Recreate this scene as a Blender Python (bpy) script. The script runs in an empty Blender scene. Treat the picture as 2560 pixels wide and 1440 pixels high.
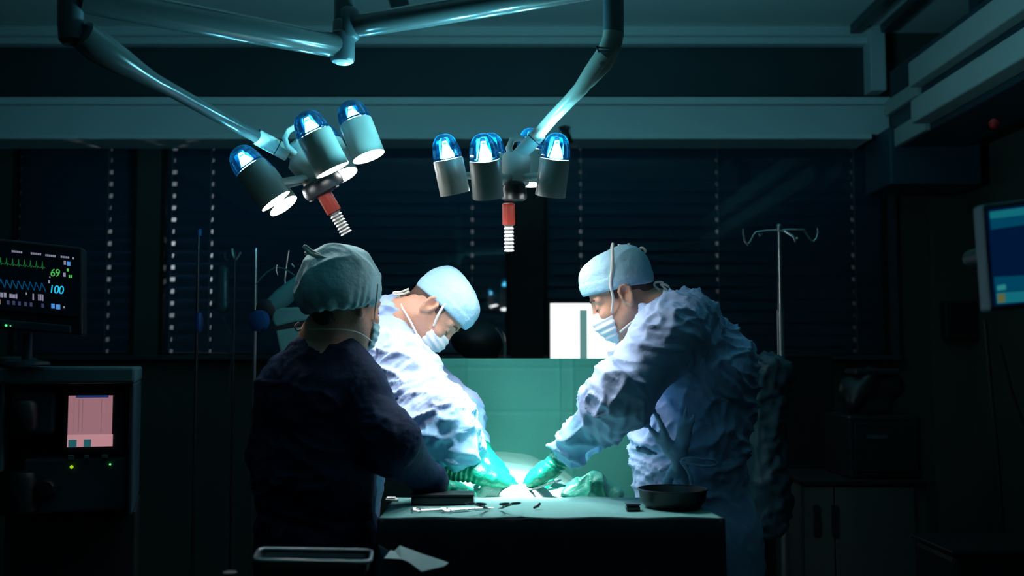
import bpy, math, random
import numpy as np
from mathutils import Vector, Matrix

random.seed(7)
sc = bpy.context.scene
COL = sc.collection
PI = math.pi

# ------------------------------------------------------------------ camera
F = 2700.0
PITCH = math.radians(3.81)
CAM = Vector((0, 0, 1.35))
cd = bpy.data.cameras.new('camera'); cam = bpy.data.objects.new('camera', cd); COL.objects.link(cam)
cam.location = CAM; cam.rotation_euler = (PI/2 + PITCH, 0, 0)
cd.sensor_width = 36; cd.lens = 36*F/2560; cd.clip_start = 0.05
cd.dof.use_dof = True; cd.dof.focus_distance = 3.25; cd.dof.aperture_fstop = 2.5
sc.camera = cam
# ------------------------------------------------------------------ world, exposure
w = bpy.data.worlds.new('night'); sc.world = w; w.use_nodes = True
w.node_tree.nodes['Background'].inputs[0].default_value = (0.02, 0.2, 0.5, 1)
w.node_tree.nodes['Background'].inputs[1].default_value = 0.004
sc.view_settings.view_transform = 'Standard'; sc.view_settings.look = 'None'
sc.view_settings.exposure = 0.0; sc.view_settings.gamma = 1.0
sc.cycles.max_bounces = 8; sc.cycles.transparent_max_bounces = 16
sc.cycles.sample_clamp_indirect = 3.0
sc.cycles.caustics_reflective = False; sc.cycles.caustics_refractive = False

def ray(px, py):
    d = Vector(((px-1280)/F, -(py-720)/F, -1))
    return Matrix.Rotation(PI/2 + PITCH, 3, 'X') @ d
def P(px, py, Y):
    d = ray(px, py)
    return CAM + d*(Y/d.y)
def sz(n, Y): return n*Y/F           # n pixels at depth Y in metres

# ------------------------------------------------------------------ overall light levels
SPOT_W, CORE_W, DISC_E, DOME_W, BULB_E = 6.6, 66.0, 24.0, 74.0, 34.0
SPOT_COL = (0.94, 0.98, 1.0); DOME_COL = (1.0, 0.66, 0.52)

# ------------------------------------------------------------------ materials
M = {}
def mat(name, col, rough=0.6, metal=0.0, bump=0, bscale=60, spec=0.5, var=0.0, vscale=8, sheen=0, stretch=None, trans=0, sub=0):
    m = bpy.data.materials.new(name); m.use_nodes = True; nt = m.node_tree; b = nt.nodes['Principled BSDF']
    b.inputs['Base Color'].default_value = (*col, 1); b.inputs['Roughness'].default_value = rough
    b.inputs['Metallic'].default_value = metal; b.inputs['Specular IOR Level'].default_value = spec
    if sheen: b.inputs['Sheen Weight'].default_value = sheen
    if sub:
        b.inputs['Subsurface Weight'].default_value = sub; b.inputs['Subsurface Scale'].default_value = 0.01
    tc = nt.nodes.new('ShaderNodeTexCoord')
    src = tc.outputs['Object']
    if stretch:
        mp = nt.nodes.new('ShaderNodeMapping'); mp.inputs['Scale'].default_value = stretch
        nt.links.new(src, mp.inputs[0]); src = mp.outputs[0]
    if bump:
        n = nt.nodes.new('ShaderNodeTexNoise'); n.inputs['Scale'].default_value = bscale; n.inputs['Detail'].default_value = 4
        bp = nt.nodes.new('ShaderNodeBump'); bp.inputs['Strength'].default_value = bump; bp.inputs['Distance'].default_value = 0.01
        nt.links.new(src, n.inputs['Vector']); nt.links.new(n.outputs[0], bp.inputs['Height']); nt.links.new(bp.outputs[0], b.inputs['Normal'])
    if var:
        n2 = nt.nodes.new('ShaderNodeTexNoise'); n2.inputs['Scale'].default_value = vscale; n2.inputs['Detail'].default_value = 3
        mx = nt.nodes.new('ShaderNodeMix'); mx.data_type = 'RGBA'
        mx.inputs[6].default_value = (*[c*(1-var) for c in col], 1); mx.inputs[7].default_value = (*[min(1, c*(1+var)) for c in col], 1)
        nt.links.new(tc.outputs['Object'], n2.inputs['Vector']); nt.links.new(n2.outputs[0], mx.inputs[0]); nt.links.new(mx.outputs[2], b.inputs['Base Color'])
    if trans: b.inputs['Transmission Weight'].default_value = trans
    M[name] = m; return m
def emit(name, col, s=1.0):
    m = bpy.data.materials.new(name); m.use_nodes = True; nt = m.node_tree; nt.nodes.clear()
    e = nt.nodes.new('ShaderNodeEmission'); o = nt.nodes.new('ShaderNodeOutputMaterial')
    e.inputs[0].default_value = (*col, 1); e.inputs[1].default_value = s; nt.links.new(e.outputs[0], o.inputs[0]); M[name] = m; return m
def clearglass(name, col, gl=0.08, rough=0.02, body=0.0, bodycol=(0, .1, .3)):
    m = bpy.data.materials.new(name); m.use_nodes = True; nt = m.node_tree; nt.nodes.clear()
    t = nt.nodes.new('ShaderNodeBsdfTransparent'); t.inputs[0].default_value = (*col, 1)
    g = nt.nodes.new('ShaderNodeBsdfGlossy'); g.inputs['Roughness'].default_value = rough
    lw = nt.nodes.new('ShaderNodeFresnel'); lw.inputs[0].default_value = 1.45
    mt = nt.nodes.new('ShaderNodeMath'); mt.operation = 'ADD'; mt.inputs[1].default_value = gl; mt.use_clamp = True
    nt.links.new(lw.outputs[0], mt.inputs[0])
    mx = nt.nodes.new('ShaderNodeMixShader'); o = nt.nodes.new('ShaderNodeOutputMaterial')
    nt.links.new(mt.outputs[0], mx.inputs[0]); nt.links.new(t.outputs[0], mx.inputs[1]); nt.links.new(g.outputs[0], mx.inputs[2])
    out = mx.outputs[0]
    if body:
        d = nt.nodes.new('ShaderNodeBsdfDiffuse'); d.inputs[0].default_value = (*bodycol, 1)
        m2 = nt.nodes.new('ShaderNodeMixShader'); m2.inputs[0].default_value = body
        nt.links.new(out, m2.inputs[1]); nt.links.new(d.outputs[0], m2.inputs[2]); out = m2.outputs[0]
    nt.links.new(out, o.inputs[0]); M[name] = m; return m

mat('gown', (0.42, 0.55, 0.84), 0.62, bump=0.25, bscale=45, var=0.05, vscale=20)
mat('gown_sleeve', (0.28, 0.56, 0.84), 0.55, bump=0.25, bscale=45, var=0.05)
mat('navy_gown', (0.004, 0.02, 0.055), 0.75, bump=0.3, bscale=40, spec=0.12)
mat('cap_blue', (0.36, 0.62, 0.76), 0.7, bump=0.35, bscale=70, var=0.06, vscale=30)
mat('cap_teal', (0.32, 0.56, 0.60), 0.75, bump=0.3, bscale=60, var=0.06, vscale=30)
mat('mask_white', (0.82, 0.84, 0.86), 0.8, bump=0.2, bscale=90, stretch=(1, 1, 6))
mat('tie', (0.80, 0.76, 0.68), 0.8, bump=0.2, bscale=200)
mat('skin', (0.60, 0.30, 0.20), 0.5, bump=0.15, bscale=180, var=0.12, vscale=30, sub=0.08)
mat('hair', (0.10, 0.05, 0.035), 0.6, bump=0.8, bscale=160, stretch=(1, 1, 0.3))
mat('glove', (0.004, 0.30, 0.19), 0.34, bump=0.35, bscale=80)
mat('green_dark', (0.004, 0.12, 0.085), 0.5, bump=0.4, bscale=50)
mat('trousers', (0.03, 0.10, 0.16), 0.8, bump=0.2, bscale=40)
mat('clog', (0.75, 0.75, 0.75), 0.5, bump=0.05, bscale=30)
mat('green_cloth', (0.10, 0.50, 0.40), 0.8, bump=0.15, bscale=120, var=0.04, vscale=10)
mat('green_pale', (0.35, 0.78, 0.66), 0.8, bump=0.2, bscale=90)
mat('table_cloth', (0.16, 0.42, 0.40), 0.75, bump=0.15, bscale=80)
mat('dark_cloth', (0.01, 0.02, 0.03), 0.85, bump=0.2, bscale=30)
mat('gauze', (0.88, 0.9, 0.88), 0.85, bump=0.5, bscale=140)
mat('paper', (0.80, 0.96, 0.95), 0.7, bump=0.08, bscale=30)
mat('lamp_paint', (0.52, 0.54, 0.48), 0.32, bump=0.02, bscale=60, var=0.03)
mat('arm_lit', (0.24, 0.25, 0.22), 0.3, bump=0.02, bscale=60, var=0.04)  # arm paint made lighter: light on the right lamp's arm put into colour
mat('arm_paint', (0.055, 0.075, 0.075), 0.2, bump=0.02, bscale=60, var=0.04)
mat('arm_dark', (0.05, 0.08, 0.09), 0.35, bump=0.02, bscale=60)
mat('black_plastic', (0.012, 0.016, 0.02), 0.35, bump=0.05, bscale=60)
mat('red_grip', (0.16, 0.008, 0.002), 0.5, bump=0.05, bscale=60)
mat('steel', (0.65, 0.66, 0.66), 0.28, metal=1.0, bump=0.03, bscale=90)
mat('handle_metal', (0.42, 0.40, 0.37), 0.42, metal=0.8, bump=0.05, bscale=60)
mat('brushed', (0.5, 0.52, 0.53), 0.38, metal=0.9, bump=0.05, bscale=60)
mat('steel_dark', (0.10, 0.10, 0.11), 0.3, metal=0.9, bump=0.05, bscale=60)
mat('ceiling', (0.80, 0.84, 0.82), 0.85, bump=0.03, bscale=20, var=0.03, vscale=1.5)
mat('beam', (0.70, 0.74, 0.74), 0.5, bump=0.02, bscale=20, var=0.03, vscale=1.5)
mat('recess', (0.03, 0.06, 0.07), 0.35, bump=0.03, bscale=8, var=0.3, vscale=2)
mat('wall_out', (0.5, 0.5, 0.5), 0.9, bump=0.03, bscale=10)
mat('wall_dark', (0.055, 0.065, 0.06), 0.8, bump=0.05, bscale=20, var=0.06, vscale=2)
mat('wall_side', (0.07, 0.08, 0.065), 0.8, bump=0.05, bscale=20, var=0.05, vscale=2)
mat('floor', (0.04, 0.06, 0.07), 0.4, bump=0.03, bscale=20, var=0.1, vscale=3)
mat('post', (0.005, 0.005, 0.006), 0.7, bump=0.03, bscale=30)
mat('slat', (0.02, 0.09, 0.16), 0.42, bump=0.03, bscale=20)
mat('cord', (0.55, 0.57, 0.58), 0.6, bump=0.05, bscale=200)
mat('machine', (0.06, 0.16, 0.18), 0.5, bump=0.03, bscale=30, var=0.05)
mat('machine_blue', (0.025, 0.07, 0.10), 0.5, bump=0.03, bscale=30, var=0.05)
mat('machine_dark', (0.01, 0.018, 0.022), 0.45, bump=0.03, bscale=30)
mat('imager', (0.10, 0.34, 0.34), 0.4, bump=0.03, bscale=30)
mat('blue_knob', (0.01, 0.08, 0.25), 0.35, bump=0.03, bscale=30)
mat('cabinet', (0.07, 0.085, 0.08), 0.55, bump=0.03, bscale=20, var=0.04)
mat('rail', (0.50, 0.50, 0.47), 0.45, bump=0.02, bscale=20, var=0.04)
mat('rail_dark', (0.03, 0.06, 0.08), 0.5, bump=0.02, bscale=20)
mat('bag', (0.10, 0.22, 0.26), 0.2, bump=0.2, bscale=20, trans=0.6)
mat('skin_dark_lash', (0.03, 0.015, 0.01), 0.6, bump=0.1, bscale=200)
mat('red_plastic', (0.5, 0.01, 0.01), 0.4, bump=0.02, bscale=30)
emit('lit_disc', (0.95, 1.0, 1.0), DISC_E); emit('bulb', (0.75, 0.97, 1.0), BULB_E)
clearglass('dome_blue', (0.30, 0.74, 0.93), 0.05, 0.05, 0.03, (0.0, 0.25, 0.6))
clearglass('window_glass', (0.92, 0.96, 0.96), 0.0, 0.02)
emit('screen_white', (0.95, 1.0, 0.97), 1.25); emit('screen_bar', (0.11, 0.26, 0.26), 1.0)
emit('screen_pink', (0.36, 0.17, 0.20), 0.85); emit('screen_pink_light', (0.50, 0.24, 0.27), 0.95); emit('screen_grey', (0.22, 0.12, 0.14), 0.8)
emit('screen_blue', (0.01, 0.05, 0.22), 0.7); emit('screen_tealdark', (0.02, 0.12, 0.14), 0.8)
emit('px_green', (0.10, 0.65, 0.12), 0.75); emit('px_green_dim', (0.02, 0.20, 0.05), 0.6); emit('px_cyan', (0.02, 0.60, 0.95), 1.0)
emit('px_blue', (0.0, 0.10, 0.25), 0.8); emit('px_grey', (0.30, 0.28, 0.40), 0.8); emit('px_slate', (0.05, 0.06, 0.14), 0.7); emit('px_sky', (0.08, 0.30, 0.75), 0.9); emit('px_salmon', (0.7, 0.3, 0.2), 0.7)
emit('screen_off', (0.0, 0.003, 0.006), 0.5)
emit('led_green', (0.1, 1.0, 0.25), 1.2); emit('led_yellow', (0.45, 0.8, 0.02), 0.8)
emit('mon_navy', (0.0, 0.008, 0.035), 1.0); emit('mon_blue', (0.0, 0.05, 0.10), 1.0); emit('mon_cyan', (0.005, 0.13, 0.17), 1.0); emit('mon_pale', (0.02, 0.20, 0.22), 1.0); emit('mon_amber', (0.10, 0.11, 0.04), 1.0)
emit('pale_light', (0.75, 0.8, 0.8), 0.9)

# ------------------------------------------------------------------ mesh helpers
class G:
    """vertices + faces collector"""
    def __init__(s): s.v = []; s.f = []; s.m = []
    def add(s, V, Fc, mi=0):
        o = len(s.v); s.v += [tuple(v) for v in V]; s.f += [tuple(i+o for i in f) for f in Fc]; s.m += [mi]*len(Fc); return s
    def box(s, a, b, mi=0, R=None, c=None):
        x0, y0, z0 = a; x1, y1, z1 = b
        V = [Vector(p) for p in ((x0,y0,z0),(x1,y0,z0),(x1,y1,z0),(x0,y1,z0),(x0,y0,z1),(x1,y0,z1),(x1,y1,z1),(x0,y1,z1))]
        if R is not None: V = [R @ v + Vector(c or (0,0,0)) for v in V]
        return s.add(V, [(0,3,2,1),(4,5,6,7),(0,1,5,4),(1,2,6,5),(2,3,7,6),(3,0,4,7)], mi)
    def tube(s, pts, r, n=12, mi=0, caps=True, flat=1.0, up=None):
        pts = [Vector(p) for p in pts]; N = len(pts)
        rs = r if isinstance(r, (list, tuple)) else [r]*N
        V = []; Fc = []; prev = None
        for i, p in enumerate(pts):
            t = (pts[min(i+1, N-1)] - pts[max(i-1, 0)])
            if t.length < 1e-9: t = Vector((0,0,1))
            t.normalize()
            if prev is None:
                a = Vector(up) if up is not None else (Vector((0,0,1)) if abs(t.z) < .9 else Vector((1,0,0)))
            else: a = prev
            u = a - t*a.dot(t)
            if u.length < 1e-6: u = t.orthogonal()
            u.normalize(); prev = u; q = t.cross(u)
            for k in range(n):
                an = 2*PI*k/n; V.append(p + rs[i]*(u*math.cos(an)*flat + q*math.sin(an)))
        for i in range(N-1):
            for k in range(n):
                a = i*n+k; b = i*n+(k+1) % n; Fc.append((a, b, b+n, a+n))
        if caps: Fc.append(tuple(range(n))[::-1]); Fc.append(tuple((N-1)*n+k for k in range(n)))
        return s.add(V, Fc, mi)
    def lathe(s, prof, org, axis, n=32, mi=0, cap=True):
        """prof: (radius, height along axis)"""
        ax = Vector(axis).normalized(); u = ax.orthogonal().normalized(); q = ax.cross(u); o = Vector(org)
        V = []; Fc = []
        for (r, h) in prof:
            for k in range(n):
                an = 2*PI*k/n; V.append(o + ax*h + (u*math.cos(an) + q*math.sin(an))*max(r, 1e-5))
        for i in range(len(prof)-1):
            for k in range(n):
                a = i*n+k; b = i*n+(k+1) % n; Fc.append((a, b, b+n, a+n))
        if cap:
            Fc.append(tuple(range(n))[::-1]); Fc.append(tuple((len(prof)-1)*n+k for k in range(n)))
        return s.add(V, Fc, mi)
    def grid(s, fn, nu, nv, mi=0):
        V = [fn(i/nu, j/nv) for i in range(nu+1) for j in range(nv+1)]
        Fc = [(i*(nv+1)+j, (i+1)*(nv+1)+j, (i+1)*(nv+1)+j+1, i*(nv+1)+j+1) for i in range(nu) for j in range(nv)]
        return s.add(V, Fc, mi)
    def quad(s, a, b, c, d, mi=0): return s.add([a, b, c, d], [(0, 1, 2, 3)], mi)

def root(name, loc, label, cat, group=None, kind=None):
    o = bpy.data.objects.new(name, None); o.empty_display_size = 0.05; COL.objects.link(o); o.location = loc
    o['label'] = label; o['category'] = cat
    if group: o['group'] = group
    if kind: o['kind'] = kind
    return o
def wloc(o):
    v = Vector(o.location)
    while o.parent: o = o.parent; v = v + Vector(o.location)
    return v
def obj(name, g, mats, parent=None, smooth=True, bevel=0, solid=0, label=None, auto=35, subsurf=0):
    me = bpy.data.meshes.new(name)
    if isinstance(g, G):
        V, Fc, mi = g.v, g.f, g.m
    else:
        V, Fc, mi = g[0], g[1], (g[2] if len(g) > 2 else None)
    V = [Vector(v) for v in V]
    if parent is not None: base = wloc(parent)
    else:
        xs = [v.x for v in V]; ys = [v.y for v in V]; zs = [v.z for v in V]
        base = Vector(((min(xs)+max(xs))/2, (min(ys)+max(ys))/2, min(zs)))
    me.from_pydata([tuple(v-base) for v in V], [], [tuple(int(i) for i in f) for f in Fc])
    if not isinstance(mats, (list, tuple)): mats = [mats]
    for m in mats: me.materials.append(M[m] if isinstance(m, str) else m)
    if mi is not None and len(mats) > 1: me.polygons.foreach_set('material_index', [int(k) for k in mi])
    if smooth: me.polygons.foreach_set('use_smooth', [True]*len(me.polygons))
    me.update(); me.validate()
    o = bpy.data.objects.new(name, me); COL.objects.link(o)
    if parent is not None: o.parent = parent
    else: o.location = base
    if smooth and auto:
        try: me.set_sharp_from_angle(angle=math.radians(auto))
        except Exception: pass
    if solid:
        s = o.modifiers.new('t', 'SOLIDIFY'); s.thickness = solid; s.offset = 0
    if bevel:
        b = o.modifiers.new('b', 'BEVEL'); b.width = bevel; b.segments = 2; b.limit_method = 'ANGLE'
    if subsurf:
        b = o.modifiers.new('s', 'SUBSURF'); b.levels = subsurf; b.render_levels = subsurf
    if label: o['label'] = label
    return o
def tag(o, label, cat, group=None, kind=None):
    o['label'] = label; o['category'] = cat
    if group: o['group'] = group
    if kind: o['kind'] = kind
    return o
def struct(name, g, m, **k):
    o = obj(name, g, m, **k)
    if not k.get('parent'): o['kind'] = 'structure'
    return o

# ------------------------------------------------------------------ noise + implicit surfaces
def vnoise(p, seed=0):
    p = np.asarray(p, dtype=np.float64); i = np.floor(p).astype(np.int64); f = p - i; u = f*f*(3-2*f)
    def h(ix, iy, iz):
        n = (ix*374761393 + iy*668265263 + iz*2147483647 + seed*974711) & 0xFFFFFFFF
        n = ((n ^ (n >> 13))*1274126177) & 0xFFFFFFFF
        n = n ^ (n >> 16)
        return (n & 0xFFFF)/65535.0
    x, y, z = i[..., 0], i[..., 1], i[..., 2]; ux, uy, uz = u[..., 0], u[..., 1], u[..., 2]
    r = 0
    for dx in (0, 1):
        for dy in (0, 1):
            for dz in (0, 1):
                r = r + h(x+dx, y+dy, z+dz)*(ux if dx else 1-ux)*(uy if dy else 1-uy)*(uz if dz else 1-uz)
    return r

class Field:
    def __init__(s, xs, ys, zs):
        s.ax = [np.asarray(xs, np.float32), np.asarray(ys, np.float32), np.asarray(zs, np.float32)]
        s.F = np.full((len(xs), len(ys), len(zs)), 1.0, np.float32)
    def _sub(s, lo, hi):
        sl = []
        for k in range(3):
            a = np.searchsorted(s.ax[k], lo[k]); b = np.searchsorted(s.ax[k], hi[k])
            sl.append(slice(max(a-1, 0), min(b+1, len(s.ax[k]))))
        return tuple(sl)
    def apply(s, fn, lo, hi, k=0.02, op='add', m=0.05):
        sl = s._sub([v-m-k for v in lo], [v+m+k for v in hi])
        X, Y, Z = np.meshgrid(s.ax[0][sl[0]], s.ax[1][sl[1]], s.ax[2][sl[2]], indexing='ij')
        if X.size == 0: return
        d = fn(X, Y, Z).astype(np.float32); a = s.F[sl]
        if op == 'add':
            if k > 0:
                h = np.maximum(k - np.abs(a-d), 0)/k; r = np.minimum(a, d) - h*h*k*0.25
            else: r = np.minimum(a, d)
        else:
            d = -d
            if k > 0:
                h = np.maximum(k - np.abs(a-d), 0)/k; r = np.maximum(a, d) + h*h*k*0.25
            else: r = np.maximum(a, d)
        s.F[sl] = r
    def cap(s, a, b, r1, r2=None, k=0.02, op='add', squash=None):
        """tapered capsule a->b; squash=(dir, factor) makes it thinner along dir"""
        if r2 is None: r2 = r1
        a = np.array(a, float); b = np.array(b, float); ab = b-a; L2 = max(float(ab@ab), 1e-9); R = max(r1, r2)
        if squash is not None:
            sd = np.array(Vector(squash[0]).normalized()); sf = squash[1]
        def fn(X, Y, Z):
            x, y, z = X-a[0], Y-a[1], Z-a[2]
            t = np.clip((x*ab[0]+y*ab[1]+z*ab[2])/L2, 0, 1)
            x, y, z = x-t*ab[0], y-t*ab[1], z-t*ab[2]
            if squash is None: return np.sqrt(x*x+y*y+z*z) - (r1+(r2-r1)*t)
            q = x*sd[0]+y*sd[1]+z*sd[2]; e = q*(sf-1)
            x, y, z = x+sd[0]*e, y+sd[1]*e, z+sd[2]*e
            return (np.sqrt(x*x+y*y+z*z) - (r1+(r2-r1)*t))*(0.75 if sf > 1 else 1)
        s.apply(fn, np.minimum(a, b)-R, np.maximum(a, b)+R, k, op)
    def ell(s, c, r, Rm=None, k=0.02, op='add'):
        c = np.array(c, float); r = np.array(r, float); Rm = np.eye(3) if Rm is None else np.array(Rm)
        def fn(X, Y, Z):
            x, y, z = X-c[0], Y-c[1], Z-c[2]
            u = Rm[0,0]*x+Rm[1,0]*y+Rm[2,0]*z; v = Rm[0,1]*x+Rm[1,1]*y+Rm[2,1]*z; w_ = Rm[0,2]*x+Rm[1,2]*y+Rm[2,2]*z
            k0 = np.sqrt((u/r[0])**2+(v/r[1])**2+(w_/r[2])**2); k1 = np.sqrt((u/r[0]**2)**2+(v/r[1]**2)**2+(w_/r[2]**2)**2)
            return k0*(k0-1)/np.maximum(k1, 1e-6)
        m = max(r); s.apply(fn, c-m, c+m, k, op)
    def halfspace(s, p, n):
        """keep the side n points away from"""
        X, Y, Z = np.meshgrid(*s.ax, indexing='ij'); n = Vector(n).normalized()
        s.F = np.maximum(s.F, ((X-p[0])*n[0]+(Y-p[1])*n[1]+(Z-p[2])*n[2]).astype(np.float32))
    def mesh(s):
        Fd = s.F; ins = Fd < 0; nx, ny, nz = Fd.shape
        ax = s.ax; acc = np.zeros((nx-1, ny-1, nz-1, 3), np.float64); cnt = np.zeros((nx-1, ny-1, nz-1), np.int32); cross = []
        for d in range(3):
            sa = [slice(None)]*3; sb = [slice(None)]*3; sa[d] = slice(0, -1); sb[d] = slice(1, None)
            A = Fd[tuple(sa)]; B = Fd[tuple(sb)]; c = ins[tuple(sa)] != ins[tuple(sb)]
            idx = np.argwhere(c); t = A[c]/(A[c]-B[c])
            pos = np.stack([ax[k][idx[:, k]] for k in range(3)], 1).astype(np.float64)
            pos[:, d] += t*(ax[d][idx[:, d]+1]-ax[d][idx[:, d]])
            o1, o2 = [k for k in range(3) if k != d]
            for e1 in (0, -1):
                for e2 in (0, -1):
                    ci = idx.copy(); ci[:, o1] += e1; ci[:, o2] += e2
                    ok = np.all((ci >= 0) & (ci < np.array([nx-1, ny-1, nz-1])), 1)
                    np.add.at(acc, tuple(ci[ok].T), pos[ok]); np.add.at(cnt, tuple(ci[ok].T), 1)
            cross.append((d, o1, o2, idx, ins[tuple(sa)][c]))
        act = cnt > 0; vid = -np.ones(cnt.shape, np.int64); vid[act] = np.arange(act.sum())
        V = acc[act]/cnt[act][:, None]; Q = []
        for d, o1, o2, idx, inside in cross:
            ok = (idx[:, o1] > 0) & (idx[:, o2] > 0) & (idx[:, o1] < (nx, ny, nz)[o1]-1) & (idx[:, o2] < (nx, ny, nz)[o2]-1)
            idx = idx[ok]; inside = inside[ok]
            def at(e1, e2):
                c = idx.copy(); c[:, o1] += e1; c[:, o2] += e2; return vid[tuple(c.T)]
            q = np.stack([at(-1, -1), at(0, -1), at(0, 0), at(-1, 0)], 1)
            flip = inside if d != 1 else ~inside
            q[~flip] = q[~flip][:, ::-1]; Q.append(q)
        Q = np.concatenate(Q); return V, Q
def vnormals(V, Q):
    n = np.cross(V[Q[:, 2]]-V[Q[:, 0]], V[Q[:, 3]]-V[Q[:, 1]]); N = np.zeros_like(V)
    for k in range(4): np.add.at(N, Q[:, k], n)
    return N/np.maximum(np.linalg.norm(N, axis=1, keepdims=True), 1e-9)
def relax(V, Q, it=2):
    for _ in range(it):
        A = np.zeros_like(V); c = np.zeros(len(V))
        for a, b in ((0, 1), (1, 2), (2, 3), (3, 0)):
            np.add.at(A, Q[:, a], V[Q[:, b]]); np.add.at(A, Q[:, b], V[Q[:, a]]); np.add.at(c, Q[:, a], 1); np.add.at(c, Q[:, b], 1)
        V = V*0.5 + 0.5*A/np.maximum(c, 1)[:, None]
    return V
def rng(a, b, h): return np.arange(a, b+h, h)
def nonuni(a, m, b, h1, h2):
    """fine step h2 above m, coarse step h1 below"""
    return np.concatenate([np.arange(a, m, h1), np.arange(m, b+h2, h2)])

# ================================================================== THE ROOM
YW = 6.2
def zw(py): return P(1280, py, YW).z
def xw(px): return (px-1280)*YW/F*1.0
CZ = zw(82)
def zf(py): return P(1280, py, YW-.25).z      # heights on the face of the beam
def zc_(py): return P(1280, py, YW-.11).z
def xc(px): return (px-1280)*(YW+.09)/F
XL, XR, YB = -3.4, 2.62, -1.6
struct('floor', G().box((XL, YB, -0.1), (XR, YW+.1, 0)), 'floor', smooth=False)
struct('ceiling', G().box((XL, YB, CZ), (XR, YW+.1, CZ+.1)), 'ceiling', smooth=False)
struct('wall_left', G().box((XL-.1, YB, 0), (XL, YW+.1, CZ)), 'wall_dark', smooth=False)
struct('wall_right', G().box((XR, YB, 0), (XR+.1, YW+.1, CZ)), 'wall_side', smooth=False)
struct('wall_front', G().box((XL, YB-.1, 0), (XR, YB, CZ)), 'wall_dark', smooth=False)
g = G()
g.box((XL, YW, 0), (XR, YW+.15, zw(893)))                       # below the sill
g.box((XL, YW, zw(350)), (XR, YW+.15, CZ))                      # above the windows
g.box((XL, YW, zw(893)), (xw(20), YW+.15, zw(350)))
g.box((xw(2240), YW, zw(893)), (XR, YW+.15, zw(350)))
g.box((xw(335), YW, zw(893)), (xw(395), YW+.15, zw(350)))
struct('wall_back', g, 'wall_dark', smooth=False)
struct('wall_outside', G().box((XL, YW+.9, 0), (XR, YW+1.0, CZ)), 'wall_out', smooth=False)
# cornice, recess, beam with mouldings
struct('trim_1', G().box((XL, YW-.10, zc_(108)), (xw(2200), YW, CZ-.002)).box((XL, YW-.14, zc_(92)), (xw(2200), YW-.10, CZ-.002)), 'beam', smooth=False, bevel=.004)
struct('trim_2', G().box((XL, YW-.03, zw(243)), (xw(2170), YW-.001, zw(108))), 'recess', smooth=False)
struct('trim_3', G().box((XL, YW-.24, zf(336)), (xw(2200), YW-.001, zf(262))), 'beam', smooth=False, bevel=.006)
struct('trim_11', G().box((XL, YW-.26, zf(261)), (xw(2200), YW-.001, zf(243))), 'ceiling', smooth=False, bevel=.005)
struct('trim_12', G().box((XL, YW-.28, zf(350)), (xw(2150), YW-.001, zf(337))), 'ceiling', smooth=False, bevel=.005)
struct('trim_4', G().box((xw(2168), YW-.16, zw(243)), (xw(2206), YW-.03, zw(92))), 'beam', smooth=False, bevel=.006)
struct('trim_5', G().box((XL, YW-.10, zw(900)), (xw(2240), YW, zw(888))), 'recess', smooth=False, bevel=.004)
# posts between the windows
struct('column_1', G().box((xw(1276), YW-.12, 0), (xw(1358), YW-.001, zw(350))), 'post', smooth=False)
struct('column_2', G().box((xw(2225), YW-.05, zw(893)), (xw(2240), YW-.001, zw(490))), 'rail_dark', smooth=False)
# windows
for i, (a, b) in enumerate(((20, 335), (395, 1276), (1358, 2225))):
    x0, x1, z0, z1 = xw(a), xw(b), zw(893), zw(350); t = .025
    g = G().box((x0, YW, z0), (x0+t, YW+.05, z1)).box((x1-t, YW, z0), (x1, YW+.05, z1)).box((x0, YW, z0), (x1, YW+.05, z0+t)).box((x0, YW, z1-t), (x1, YW+.05, z1))
    fr = struct('window_%d' % (i+1), g, 'post', smooth=False)
    yaw = [0, .024, .020][i]
    def pane(u, v, x0=x0, x1=x1, z0=z0, z1=z1, yaw=yaw):
        x = x0+(x1-x0)*u; return (x, YW+.012-(x-x0)*0, z0+(z1-z0)*v)
    p = G().box((x0+t, YW+.010, z0+t), (x1-t, YW+.016, z1-t))
    obj('pane', p, 'window_glass', fr, smooth=False)

# ------------------------------------------------------------------ blinds
def blind(a, b, cords, label, tilt):
    x0, x1 = xw(a), xw(b); zt, zb = zw(352), zw(880); y = YW+.10
    r = root('window_blind', ((x0+x1)/2, y, zb), label, 'window blind', 'slatted blinds in the back windows')
    g = G(); n = 17; pitch = (zt-zb-.03)/n; y = YW+.10; xs = sorted(xc(c) for c, _ in cords)
    for k in range(n+1):
        z = zt-.03-k*pitch; th = tilt + random.uniform(-.03, .03); w2 = .0425
        dy, dz = math.cos(th)*w2, math.sin(th)*w2
        V = [(s_*dy, s_*dz+.004*(1-s_*s_)) for s_ in (-1, -.30, .30, 1)]
        cuts = [(x0-.01, x0-.01)] + [(xc(c)-hw*f, xc(c)+hw*f) for c, hw in cords for f in [random.choice((.25, .6, .8, 1, 1.1))]] + [(x1+.01, x1+.01)]
        for q in range(3):
            (y0, z0), (y1, z1) = V[q], V[q+1]
            spans = [(x0-.01, x1+.01)] if q != 1 else [(cuts[m][1], cuts[m+1][0]) for m in range(len(cuts)-1)]
            for (a_, b_) in spans: g.quad((a_, y+y0, z+z0), (b_, y+y0, z+z0), (b_, y+y1, z+z1), (a_, y+y1, z+z1))
    obj('slats', g, 'slat', r, smooth=True)
    obj('head_rail', G().box((x0+.01, y-.03, zt-.03), (x1-.01, y+.03, zt+.004)), 'machine_blue', r, smooth=False, bevel=.003)
    obj('bottom_rail', G().box((x0+.01, y-.03, zb-.028), (x1-.01, y+.03, zb-.004)), 'machine_blue', r, smooth=False, bevel=.003)
    for (cx, rad) in cords:
        obj('ladder_cord', G().tube([(xc(cx), y-.045, zt-.03), (xc(cx), y-.045, zb-.01)], .0012, 6), 'cord', r)
    return r
blind(25, 330, [(268, .009)], 'dark slatted blind in the small window behind the patient monitor', 1.32)
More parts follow.
